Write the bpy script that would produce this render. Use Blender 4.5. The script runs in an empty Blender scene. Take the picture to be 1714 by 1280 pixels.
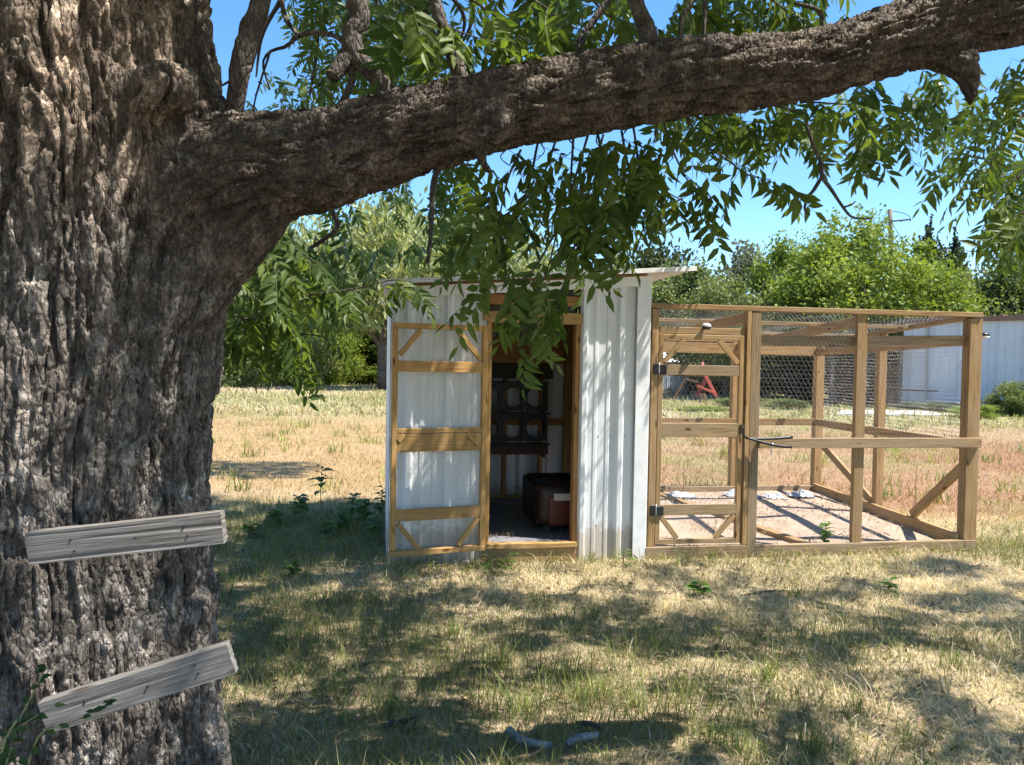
import bpy, bmesh, math, random
import numpy as np
from mathutils import Vector, Matrix

# ------------------------------------------------------------------ camera, sky, sun, exposure
scene = bpy.context.scene
F, CX, CY, H = 1290.0, 857.0, 640.0, 1.55
PITCH, ROLL = math.atan(28 / F), 0.0182
cam_data = bpy.data.cameras.new("camera")
cam = bpy.data.objects.new("camera", cam_data)
scene.collection.objects.link(cam)
cam_data.sensor_width = 36.0
cam_data.lens = 36.0 * F / 1714.0
cam_data.clip_start, cam_data.clip_end = 0.05, 3000.0
cam.matrix_world = Matrix.Translation((0, 0, H)) @ Matrix.Rotation(math.pi / 2 - PITCH, 4, 'X') @ Matrix.Rotation(ROLL, 4, 'Z')
scene.camera = cam

SUN_EL, SUN_AZ = math.radians(61), math.radians(-14)      # azimuth measured from +X towards +Y
SUN = Vector((math.cos(SUN_EL) * math.cos(SUN_AZ), math.cos(SUN_EL) * math.sin(SUN_AZ), math.sin(SUN_EL)))
world = bpy.data.worlds.new("World")
scene.world = world
world.use_nodes = True
wn = world.node_tree.nodes
sky = wn.new('ShaderNodeTexSky')
sky.sky_type = 'NISHITA'
sky.sun_disc = False
sky.sun_elevation = SUN_EL
sky.sun_rotation = math.pi / 2 - SUN_AZ
sky.air_density, sky.dust_density, sky.ozone_density = 1.0, 0.25, 3.6
bg = wn['Background']
bg.inputs[1].default_value = 0.118
hs = wn.new('ShaderNodeHueSaturation')
hs.inputs['Saturation'].default_value = 1.22
world.node_tree.links.new(sky.outputs[0], hs.inputs['Color'])
world.node_tree.links.new(hs.outputs[0], bg.inputs[0])
sun_data = bpy.data.lights.new("sun", 'SUN')
sun_data.energy, sun_data.angle, sun_data.color = 5.0, math.radians(0.53), (1.0, 0.94, 0.84)
sun = bpy.data.objects.new("sun", sun_data)
scene.collection.objects.link(sun)
sun.rotation_euler = SUN.to_track_quat('Z', 'Y').to_euler()
sun.location = SUN * 40
vs = scene.view_settings
vs.view_transform, vs.look, vs.exposure, vs.gamma = 'Standard', 'None', 1.32, 1.0
scene.cycles.use_denoising = True
scene.cycles.max_bounces = 8
scene.cycles.transparent_max_bounces = 8

rng = np.random.default_rng(11)
random.seed(5)
COL = scene.collection
WL = {}                                                   # world location of every object built


# ------------------------------------------------------------------ photograph geometry -> places
def ray(px, py):
    x, y = (px - CX) / F, (CY - py) / F
    c, s = math.cos(ROLL), math.sin(ROLL)
    x, y = c * x - s * y, s * x + c * y
    return np.array([x, math.cos(PITCH) + y * math.sin(PITCH), -math.sin(PITCH) + y * math.cos(PITCH)])


def at(px, py, Y):
    d = ray(px, py)
    return np.array([0, 0, H]) + d * (Y / d[1])


def gnd(px, py, z=0.0):
    d = ray(px, py)
    return np.array([0, 0, H]) + d * ((z - H) / d[2])


def proj(p):
    v = np.asarray(p, float) - np.array([0, 0, H])
    f = v[..., 1] * math.cos(PITCH) - v[..., 2] * math.sin(PITCH)
    u = v[..., 1] * math.sin(PITCH) + v[..., 2] * math.cos(PITCH)
    f = np.where(np.abs(f) < 1e-4, 1e-4, f)
    x, y = v[..., 0] / f, u / f
    c, s = math.cos(ROLL), math.sin(ROLL)
    x, y = c * x + s * y, -s * x + c * y
    return CX + F * x, CY - F * y, f


# ------------------------------------------------------------------ numpy noise
def hsh(*a):
    h = np.zeros(np.broadcast(*a).shape, np.uint64)
    for k, v in enumerate(a):
        h = (h ^ (np.asarray(v).astype(np.int64).astype(np.uint64) + np.uint64(0x9E3779B9 + 7919 * k))) * np.uint64(0xBF58476D1CE4E5B9)
        h ^= h >> np.uint64(29)
    h = h * np.uint64(0x94D049BB133111EB)
    h ^= h >> np.uint64(32)
    return (h & np.uint64(0xFFFFFF)).astype(np.float64) / float(0xFFFFFF)


def vnoise(x, y, z=0.0, seed=0):
    x, y, z = np.broadcast_arrays(np.asarray(x, float), np.asarray(y, float), np.asarray(z, float))
    xi, yi, zi = np.floor(x), np.floor(y), np.floor(z)
    fx, fy, fz = x - xi, y - yi, z - zi
    fx, fy, fz = (t * t * t * (t * (t * 6 - 15) + 10) for t in (fx, fy, fz))
    r = 0
    for i in (0, 1):
        for j in (0, 1):
            for k in (0, 1):
                w = (fx if i else 1 - fx) * (fy if j else 1 - fy) * (fz if k else 1 - fz)
                r = r + w * hsh(xi + i, yi + j, zi + k, np.full_like(xi, seed))
    return r * 2 - 1


def fbm(x, y, z=0.0, seed=0, oct=4):
    r, a, t = 0, 1.0, 0
    for o in range(oct):
        r = r + a * vnoise(np.asarray(x) * 2 ** o, np.asarray(y) * 2 ** o, np.asarray(z) * 2 ** o, seed + o)
        t += a
        a *= 0.5
    return r / t


def voro(u, v, seed=0):
    ui, vi = np.floor(u), np.floor(v)
    f1 = np.full(u.shape, 9.0); f2 = np.full(u.shape, 9.0)
    idr = np.zeros(u.shape); ox = np.zeros(u.shape); oy = np.zeros(u.shape)
    for i in (-1, 0, 1):
        for j in (-1, 0, 1):
            cu, cv = ui + i, vi + j
            s = np.full_like(cu, seed)
            px = cu + 0.1 + 0.8 * hsh(cu, cv, s); py = cv + 0.1 + 0.8 * hsh(cu, cv, s + 1)
            dx, dy = u - px, v - py
            d = np.sqrt(dx * dx + dy * dy)
            n = d < f1
            f2 = np.where(n, f1, np.minimum(f2, d))
            f1 = np.where(n, d, f1)
            idr = np.where(n, hsh(cu, cv, s + 2), idr)
            ox = np.where(n, dx, ox); oy = np.where(n, dy, oy)
    return f1, f2, idr, ox, oy


def sstep(a, b, x):
    t = np.clip((x - a) / (b - a), 0, 1)
    return t * t * (3 - 2 * t)


# ------------------------------------------------------------------ materials
MATS = {}


class NT:
    def __init__(s, name):
        s.m = bpy.data.materials.new(name)
        s.m.use_nodes = True
        s.t = s.m.node_tree
        s.b = s.t.nodes['Principled BSDF']
        s.out = s.t.nodes['Material Output']

    def n(s, typ, **kw):
        nd = s.t.nodes.new(typ)
        for k, v in kw.items():
            if k.startswith('i_'):
                nd.inputs[k[2:].replace('_', ' ')].default_value = v
            else:
                setattr(nd, k, v)
        return nd

    def l(s, a, b):
        s.t.links.new(a, b)

    def coord(s, scale=(1, 1, 1), kind='Object', rnd=True):
        tc = s.n('ShaderNodeTexCoord')
        mp = s.n('ShaderNodeMapping')
        mp.inputs['Scale'].default_value = scale
        s.l(tc.outputs[kind], mp.inputs['Vector'])
        if rnd:
            oi = s.n('ShaderNodeObjectInfo')
            ml = s.n('ShaderNodeMath', operation='MULTIPLY')
            ml.inputs[1].default_value = 37.0
            s.l(oi.outputs['Random'], ml.inputs[0])
            cb = s.n('ShaderNodeCombineXYZ')
            for k in range(3):
                s.l(ml.outputs[0], cb.inputs[k])
            s.l(cb.outputs[0], mp.inputs['Location'])
        return mp.outputs[0]

    def noise(s, vec, scale, detail=4.0, rough=0.6):
        nd = s.n('ShaderNodeTexNoise')
        nd.inputs['Scale'].default_value = scale
        nd.inputs['Detail'].default_value = detail
        nd.inputs['Roughness'].default_value = rough
        s.l(vec, nd.inputs['Vector'])
        return nd.outputs['Fac']

    def ramp(s, fac, stops):
        r = s.n('ShaderNodeValToRGB')
        e = r.color_ramp.elements
        while len(e) < len(stops):
            e.new(0.5)
        for k, (p, c) in enumerate(stops):
            e[k].position = p
            e[k].color = (*c, 1) if len(c) == 3 else c
        s.l(fac, r.inputs[0])
        return r.outputs[0]

    def mix(s, fac, a, b, mode='MIX'):
        m = s.n('ShaderNodeMix', data_type='RGBA', blend_type=mode)
        for sock, v in ((m.inputs[0], fac), (m.inputs[6], a), (m.inputs[7], b)):
            if isinstance(v, (int, float)):
                sock.default_value = v
            elif isinstance(v, tuple):
                sock.default_value = (*v, 1)
            else:
                s.l(v, sock)
        return m.outputs[2]

    def bump(s, h, strength=0.3, dist=0.01):
        b = s.n('ShaderNodeBump')
        b.inputs['Strength'].default_value = strength
        b.inputs['Distance'].default_value = dist
        s.l(h, b.inputs['Height'])
        s.l(b.outputs[0], s.b.inputs['Normal'])

    def done(s, color=None, rough=0.7, metal=0.0, spec=0.4):
        if color is not None:
            if isinstance(color, tuple):
                s.b.inputs['Base Color'].default_value = (*color, 1)
            else:
                s.l(color, s.b.inputs['Base Color'])
        s.b.inputs['Roughness'].default_value = rough
        s.b.inputs['Metallic'].default_value = metal
        s.b.inputs['Specular IOR Level'].default_value = spec
        MATS[s.m.name] = s.m
        return s.m


def wood_mat(name, c1, c2, c3, grain=1.0, grey=None, st=(1.2, 26, 26)):
    t = NT(name)
    v = t.coord(st)
    g = t.noise(v, 3.0 * grain, 6, 0.65)
    v2 = t.coord((0.8, 3, 3))
    big = t.noise(v2, 2.0, 3)
    col = t.ramp(g, [(0.3, c1), (0.52, c2), (0.72, c3)])
    oi = t.n('ShaderNodeObjectInfo')
    tint = t.ramp(oi.outputs['Random'], [(0.0, (0.80, 0.78, 0.76)), (0.5, (1.0, 1.0, 1.0)), (1.0, (1.12, 1.05, 0.96))])
    col = t.mix(1.0, col, tint, 'MULTIPLY')
    if grey:
        f = t.ramp(big, [(0.38, (0, 0, 0)), (0.62, (1, 1, 1))])
        half = t.n('ShaderNodeMath', operation='MULTIPLY'); t.l(f, half.inputs[0]); half.inputs[1].default_value = 0.6
        col = t.mix(half.outputs[0], col, grey)
    # knots and water marks
    vk = t.coord((3.0, 9, 9))
    vor = t.n('ShaderNodeTexVoronoi')
    vor.inputs['Scale'].default_value = 1.0
    t.l(vk, vor.inputs['Vector'])
    kn = t.ramp(vor.outputs['Distance'], [(0.06, (0.30, 0.2, 0.13)), (0.13, (1, 1, 1))])
    col = t.mix(1.0, col, kn, 'MULTIPLY')
    t.bump(g, 0.6, 0.004)
    return t.done(col, 0.78, 0, 0.25)


wood_mat('door_lumber', (0.26, 0.145, 0.05), (0.40, 0.245, 0.095), (0.48, 0.32, 0.145))
wood_mat('pen_lumber', (0.15, 0.082, 0.032), (0.345, 0.218, 0.098), (0.475, 0.325, 0.16), 1.0, (0.32, 0.225, 0.13))
wood_mat('pen_lumber_grey', (0.13, 0.085, 0.045), (0.295, 0.21, 0.12), (0.40, 0.30, 0.18), 1.0, (0.28, 0.215, 0.145))
wood_mat('stud_lumber', (0.20, 0.10, 0.04), (0.34, 0.18, 0.07), (0.42, 0.25, 0.11))
wood_mat('old_plank', (0.040, 0.036, 0.033), (0.155, 0.146, 0.138), (0.33, 0.32, 0.31), 1.0, (0.19, 0.183, 0.178), (2.0, 55, 55))


def metal_paint(name, c, c2, rough=0.38, mudded=False):
    t = NT(name)
    v = t.coord((1, 1, 1), rnd=False)
    n1 = t.noise(v, 1.6, 5)
    v2 = t.coord((5, 5, 0.5), rnd=False)
    streak = t.noise(v2, 3.0, 5)
    col = t.ramp(n1, [(0.35, c), (0.7, c2)])
    dirt = t.ramp(streak, [(0.30, (0.82, 0.80, 0.76)), (0.5, (1, 1, 1))])
    col = t.mix(0.7, col, dirt, 'MULTIPLY')
    sx = t.n('ShaderNodeSeparateXYZ'); tc2 = t.n('ShaderNodeTexCoord')
    t.l(tc2.outputs['Object'], sx.inputs[0])
    n5 = t.noise(t.coord((3, 3, 3), rnd=False), 5.0, 6, 0.7)
    ad = t.n('ShaderNodeMath', operation='MULTIPLY_ADD'); t.l(n5, ad.inputs[0]); ad.inputs[1].default_value = -0.45; t.l(sx.outputs[2], ad.inputs[2])
    mud = t.ramp(ad.outputs[0], [(0.0, (0.62, 0.52, 0.42)), (0.10, (1, 1, 1))])
    col = t.mix(0.8 if mudded else 0.0, col, mud, 'MULTIPLY')
    t.bump(t.noise(t.coord((1, 1, 0.6), rnd=False), 4.0, 2), 0.25, 0.02)
    return t.done(col, rough, 0.0, 0.5)


metal_paint('white_panel', (0.66, 0.68, 0.70), (0.74, 0.75, 0.76), 0.38, True)
metal_paint('white_trim', (0.74, 0.75, 0.76), (0.80, 0.80, 0.80))
metal_paint('cream_panel', (0.62, 0.57, 0.49), (0.70, 0.65, 0.58))
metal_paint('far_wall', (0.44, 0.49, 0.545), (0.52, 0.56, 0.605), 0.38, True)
metal_paint('rust_trim', (0.16, 0.09, 0.06), (0.22, 0.13, 0.09), 0.7)


def plain(name, c1, c2, scale=6.0, rough=0.7, metal=0.0, bump=0.15, dist=0.01, spec=0.4, stretch=(1, 1, 1)):
    t = NT(name)
    v = t.coord(stretch)
    n1 = t.noise(v, scale, 5)
    t.bump(n1, bump, dist)
    return t.done(t.ramp(n1, [(0.3, c1), (0.7, c2)]), rough, metal, spec)


plain('black_iron', (0.012, 0.012, 0.013), (0.03, 0.03, 0.03), 30, 0.45, 0.3)
plain('galvanised', (0.022, 0.022, 0.022), (0.06, 0.058, 0.055), 14, 0.55, 0.4)
plain('nest_brown', (0.05, 0.022, 0.013), (0.11, 0.05, 0.03), 10, 0.6)
plain('wire_steel', (0.36, 0.35, 0.33), (0.46, 0.44, 0.42), 20, 0.45, 0.7, 0.0)
plain('screw_steel', (0.35, 0.35, 0.35), (0.5, 0.5, 0.5), 20, 0.4, 0.8)
plain('red_leather', (0.075, 0.012, 0.008), (0.14, 0.022, 0.014), 25, 0.42, 0, 0.2, 0.004)
plain('dark_leather', (0.018, 0.008, 0.006), (0.04, 0.015, 0.012), 25, 0.45, 0, 0.2, 0.004)
plain('throw_cloth', (0.42, 0.38, 0.33), (0.55, 0.51, 0.45), 40, 0.9)
plain('red_paint', (0.30, 0.04, 0.028), (0.42, 0.08, 0.055), 12, 0.5)
plain('rusty_iron', (0.12, 0.06, 0.035), (0.22, 0.13, 0.08), 20, 0.8, 0.2)
plain('pole_wood', (0.15, 0.12, 0.10), (0.24, 0.20, 0.17), 6, 0.85, 0, 0.4, 0.02, 0.3, (6, 6, 0.6))
plain('plastic_film', (0.28, 0.295, 0.32), (0.42, 0.43, 0.45), 8, 0.3, 0, 0.4, 0.01)
plain('white_plastic', (0.72, 0.73, 0.74), (0.78, 0.78, 0.78), 8, 0.3)
plain('black_plastic', (0.012, 0.012, 0.012), (0.025, 0.025, 0.025), 20, 0.35)
plain('concrete', (0.36, 0.35, 0.33), (0.46, 0.445, 0.42), 3, 0.9, 0, 0.2)
plain('pen_dirt', (0.26, 0.195, 0.145), (0.38, 0.30, 0.235), 3.5, 0.95, 0, 0.6, 0.03, 0.1)
plain('coop_floor', (0.10, 0.10, 0.115), (0.22, 0.22, 0.24), 4, 0.8, 0, 0.3)
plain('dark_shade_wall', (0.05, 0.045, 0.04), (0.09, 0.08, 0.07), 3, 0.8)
plain('grey_log', (0.10, 0.105, 0.11), (0.36, 0.37, 0.37), 45, 0.9, 0, 0.6, 0.01, 0.2, (1, 1, 1))
plain('dark_bark', (0.05, 0.04, 0.035), (0.13, 0.11, 0.10), 30, 0.9, 0, 0.7, 0.01, 0.2)
plain('cable', (0.03, 0.03, 0.03), (0.05, 0.05, 0.05), 5, 0.6)
plain('pale_stem', (0.20, 0.20, 0.09), (0.30, 0.28, 0.14), 20, 0.7)
plain('dry_stalk', (0.22, 0.14, 0.08), (0.34, 0.24, 0.14), 20, 0.85)


def leaf_mat(name, attr, trans=0.42, rough=0.42, c=(0.06, 0.11, 0.02), c2=(0.10, 0.17, 0.03)):
    t = NT(name)
    if attr:
        a = t.n('ShaderNodeAttribute', attribute_name='col')
        col = a.outputs['Color']
    else:
        oi = t.n('ShaderNodeObjectInfo')
        col = t.ramp(oi.outputs['Random'], [(0.0, c), (1.0, c2)])
    v = t.coord((1, 1, 1), rnd=False)
    n1 = t.noise(v, 9.0, 3)
    col = t.mix(1.0, col, t.ramp(n1, [(0.25, (0.78, 0.78, 0.78)), (0.75, (1.2, 1.2, 1.2))]), 'MULTIPLY')
    t.done(col, rough, 0, 0.3)
    tr = t.n('ShaderNodeBsdfTranslucent')
    warm = t.mix(1.0, col, (1.35, 1.3, 0.55), 'MULTIPLY')
    t.l(warm, tr.inputs['Color'])
    mx = t.n('ShaderNodeMixShader')
    mx.inputs[0].default_value = trans
    t.l(t.b.outputs[0], mx.inputs[1])
    t.l(tr.outputs[0], mx.inputs[2])
    t.l(mx.outputs[0], t.out.inputs['Surface'])
    return t.m


leaf_mat('leaf', True)
leaf_mat('near_leaf', False, 0.48, 0.50, (0.050, 0.092, 0.020), (0.135, 0.185, 0.040))
leaf_mat('weed_leaf', False, 0.40, 0.5, (0.085, 0.15, 0.035), (0.14, 0.24, 0.055))
leaf_mat('vine_leaf', False, 0.30, 0.5, (0.035, 0.07, 0.02), (0.075, 0.12, 0.035))
leaf_mat('grass', True, 0.30, 0.7)
leaf_mat('far_leaf', True, 0.35, 0.6)


def bark_mat(name, dark, mid, light, scar=False):
    t = NT(name)
    v = t.coord((1, 1, 1), rnd=False)
    n1 = t.noise(v, 14, 8, 0.7)
    n2 = t.noise(v, 75, 5, 0.7)
    n3 = t.noise(v, 5.5, 6, 0.65)
    col = t.ramp(n1, [(0.28, dark), (0.5, mid), (0.70, light)])
    a = t.n('ShaderNodeAttribute', attribute_name='col')
    col = t.mix(1.0, col, a.outputs['Color'], 'MULTIPLY')
    n4 = t.noise(t.coord((1, 1, 0.7), rnd=False), 105, 3, 0.8)
    col = t.mix(1.0, col, t.ramp(n4, [(0.32, (0.45, 0.43, 0.42)), (0.55, (1, 1, 1)), (0.72, (1.8, 1.8, 1.8))]), 'MULTIPLY')
    lich = t.ramp(n3, [(0.60, (0, 0, 0)), (0.68, (1, 1, 1))])
    fine = t.ramp(n2, [(0.45, (0, 0, 0)), (0.6, (1, 1, 1))])
    lm = t.mix(1.0, lich, fine, 'MULTIPLY')
    hf = t.n('ShaderNodeMath', operation='MULTIPLY')
    t.l(lm, hf.inputs[0]); hf.inputs[1].default_value = 0.55
    col = t.mix(hf.outputs[0], col, (0.40, 0.40, 0.37))
    vb = t.coord((1, 1, 0.38), rnd=False)
    wv = t.n('ShaderNodeMix', data_type='VECTOR')
    wv.inputs[0].default_value = 0.03
    ncol = t.n('ShaderNodeTexNoise'); ncol.inputs['Scale'].default_value = 9.0
    t.l(vb, ncol.inputs['Vector'])
    t.l(vb, wv.inputs[4]); t.l(ncol.outputs['Color'], wv.inputs[5])
    vo = t.n('ShaderNodeTexVoronoi', feature='DISTANCE_TO_EDGE'); vo.inputs['Scale'].default_value = 55.0
    t.l(wv.outputs[1], vo.inputs['Vector'])
    ed = t.ramp(vo.outputs['Distance'], [(0.0, (0, 0, 0)), (0.22, (1, 1, 1))])
    hh = t.mix(0.5, ed, n2)
    t.bump(hh, 1.0, 0.016)
    return t.done(col, 0.8, 0, 0.35)


bark_mat('pecan_bark', (0.045, 0.038, 0.033), (0.14, 0.124, 0.112), (0.36, 0.335, 0.31))
bark_mat('branch_bark', (0.04, 0.033, 0.028), (0.095, 0.08, 0.068), (0.18, 0.155, 0.135))

t = NT('ground_soil')
a = t.n('ShaderNodeAttribute', attribute_name='col')
v = t.coord((1, 1, 1), rnd=False)
n1 = t.noise(v, 9, 8, 0.75)
n2 = t.noise(v, 60, 5, 0.7)
col = t.mix(1.0, a.outputs['Color'], t.ramp(n1, [(0.3, (0.6, 0.6, 0.6)), (0.7, (1.25, 1.2, 1.15))]), 'MULTIPLY')
col = t.mix(1.0, col, t.ramp(n2, [(0.3, (0.65, 0.65, 0.65)), (0.7, (1.2, 1.2, 1.2))]), 'MULTIPLY')
t.bump(n2, 0.7, 0.03)
t.done(col, 0.95, 0, 0.1)


# ------------------------------------------------------------------ object helpers
def tag(o, label=None, cat=None, group=None, kind=None):
    for k, v in (('label', label), ('category', cat), ('group', group), ('kind', kind)):
        if v:
            o[k] = v
    return o


def place(o, loc, parent=None):
    loc = np.asarray(loc, float)
    COL.objects.link(o)
    if parent is not None:
        o.parent = parent
        o.location = loc - WL[parent.name]
    else:
        o.location = loc
    WL[o.name] = loc
    return o


def empty(name, loc, parent=None):
    o = bpy.data.objects.new(name, None)
    o.empty_display_size = 0.2
    return place(o, loc, parent)


def raw_mesh(name, verts, faces, cols=None, smooth=False, mat=None):
    """verts Nx3, faces: list of (k, array MxK) or single array MxK"""
    me = bpy.data.meshes.new(name)
    if isinstance(faces, np.ndarray):
        faces = [faces]
    verts = np.asarray(verts, np.float32)
    me.vertices.add(len(verts))
    me.vertices.foreach_set('co', verts.ravel())
    nl = sum(f.size for f in faces)
    npoly = sum(len(f) for f in faces)
    me.loops.add(nl)
    me.polygons.add(npoly)
    me.loops.foreach_set('vertex_index', np.concatenate([f.ravel() for f in faces]).astype(np.int32))
    tot = np.concatenate([np.full(len(f), f.shape[1]) for f in faces]).astype(np.int32)
    st = np.concatenate([[0], np.cumsum(tot)[:-1]]).astype(np.int32)
    me.polygons.foreach_set('loop_start', st)
    me.polygons.foreach_set('loop_total', tot)
    me.polygons.foreach_set('use_smooth', np.full(npoly, smooth))
    if cols is not None:
        at_ = me.attributes.new('col', 'FLOAT_COLOR', 'POINT')
        c = np.ones((len(verts), 4), np.float32)
        c[:, :3] = cols
        at_.data.foreach_set('color', c.ravel())
    me.update()
    me.validate()
    if mat:
        me.materials.append(MATS[mat])
    return me


def mesh_obj(name, verts, faces, mat, parent=None, cols=None, smooth=False, origin=None):
    verts = np.asarray(verts, float)
    if origin is None:
        origin = (verts.min(0) + verts.max(0)) / 2
        origin[2] = verts[:, 2].min()
    me = raw_mesh(name, verts - origin, faces, cols, smooth, mat)
    return place(bpy.data.objects.new(name, me), origin, parent)


def bm_obj(name, bm, mat, parent=None, origin=(0, 0, 0), smooth=False):
    me = bpy.data.meshes.new(name)
    for f in bm.faces:
        f.smooth = smooth
    bm.to_mesh(me)
    bm.free()
    me.materials.append(MATS[mat])
    return place(bpy.data.objects.new(name, me), origin, parent)


def box_mesh(name, L, W, T, mat, bev=0.003):
    bm = bmesh.new()
    bmesh.ops.create_cube(bm, size=1.0)
    bmesh.ops.scale(bm, vec=(L, W, T), verts=bm.verts)
    if bev:
        bmesh.ops.bevel(bm, geom=bm.edges[:], offset=min(bev, 0.3 * min(L, W, T)), segments=1, affect='EDGES')
    me = bpy.data.meshes.new(name)
    bm.to_mesh(me)
    bm.free()
    me.materials.append(MATS[mat])
    return me


def beam(name, p0, p1, w, t, n, mat, parent=None, bev=0.003, ext=0.0):
    """a board from p0 to p1 (centre line); t thick along n, w wide across"""
    p0, p1 = Vector(p0), Vector(p1)
    x = (p1 - p0)
    L = x.length + 2 * ext
    x.normalize()
    n = Vector(n)
    z = (n - x * n.dot(x)).normalized()
    y = z.cross(x)
    me = box_mesh(name, L, w, t, mat, bev)
    o = bpy.data.objects.new(name, me)
    M = Matrix((x, y, z)).transposed()
    place(o, (p0 + p1) / 2, parent)
    o.rotation_euler = M.to_euler()
    return o


def tube_arrays(pts, rad, seg=8, cap=True, twist=0.0):
    pts = np.asarray(pts, float)
    n = len(pts)
    rad = np.broadcast_to(np.asarray(rad, float), (n,))
    tan = np.gradient(pts, axis=0)
    tan /= np.linalg.norm(tan, axis=1)[:, None] + 1e-12
    ref = np.array([0.31, -0.9, 0.2]) if abs(tan[0] @ np.array([0.31, -0.9, 0.2])) < 0.85 else np.array([1, 0, 0.2])
    vs_, prev = [], ref
    for i in range(n):
        u = prev - tan[i] * (prev @ tan[i])
        u /= np.linalg.norm(u) + 1e-12
        w = np.cross(tan[i], u)
        a = np.arange(seg) / seg * 2 * math.pi
        vs_.append(pts[i] + rad[i] * (np.cos(a)[:, None] * u + np.sin(a)[:, None] * w))
        prev = u
    V = np.concatenate(vs_)
    i, j = np.meshgrid(np.arange(n - 1), np.arange(seg), indexing='ij')
    a = i * seg + j
    b = i * seg + (j + 1) % seg
    Q = np.stack([a, b, b + seg, a + seg], -1).reshape(-1, 4)
    if cap:
        V = np.concatenate([V, pts[:1], pts[-1:]])
        k = np.arange(seg)
        c0 = np.stack([np.full(seg, n * seg), (k + 1) % seg, k], -1)
        o = (n - 1) * seg
        c1 = np.stack([np.full(seg, n * seg + 1), o + k, o + (k + 1) % seg], -1)
        return V, [Q, np.concatenate([c0, c1])]
    return V, [Q]


def smooth_path(ctrl, n=24):
    """Catmull-Rom through rows (any number of columns)"""
    c = np.asarray(ctrl, float)
    c = np.concatenate([2 * c[:1] - c[1:2], c, 2 * c[-1:] - c[-2:-1]])
    out = []
    m = len(c) - 3
    for t in np.linspace(0, m, n, endpoint=True):
        i = min(int(t), m - 1)
        f = t - i
        p0, p1, p2, p3 = c[i:i + 4]
        out.append(0.5 * (2 * p1 + (p2 - p0) * f + (2 * p0 - 5 * p1 + 4 * p2 - p3) * f * f + (3 * p1 - p0 - 3 * p2 + p3) * f ** 3))
    return np.array(out)


def tube(name, ctrl, mat, parent=None, seg=8, n=16, rough=0.0, cols=None, seed=0):
    """ctrl rows: x,y,z,r"""
    p = smooth_path(ctrl, n)
    r = np.maximum(p[:, 3], 0.0008)
    V, Fc = tube_arrays(p[:, :3], r, seg)
    if rough:
        k = fbm(V[:, 0] / (rough * 6), V[:, 1] / (rough * 6), V[:, 2] / (rough * 6), seed, 3)
        c = np.repeat(p[:, :3], seg, 0)
        d = V[:len(c)] - c
        d /= np.linalg.norm(d, axis=1)[:, None] + 1e-9
        V[:len(c)] += d * k[:len(c), None] * rough
    cc = np.ones((len(V), 3)) if cols is None else np.tile(cols, (len(V), 1))
    return mesh_obj(name, V, Fc, mat, parent, cc, True)


def px(rows):
    """rows: (px, py, Y, radius in px) -> x,y,z,r"""
    out = []
    for a_, b_, Y, r in rows:
        out.append([*at(a_, b_, Y), r * Y / F])
    return out


# ------------------------------------------------------------------ ground and grass
def gheight(x, y):
    d = np.sqrt(np.asarray(x, float) ** 2 + np.asarray(y, float) ** 2)
    return 0.022 * fbm(np.asarray(x) / 1.3, np.asarray(y) / 1.3, 0, 3, 3) * sstep(0.0, 1.0, d)


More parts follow.
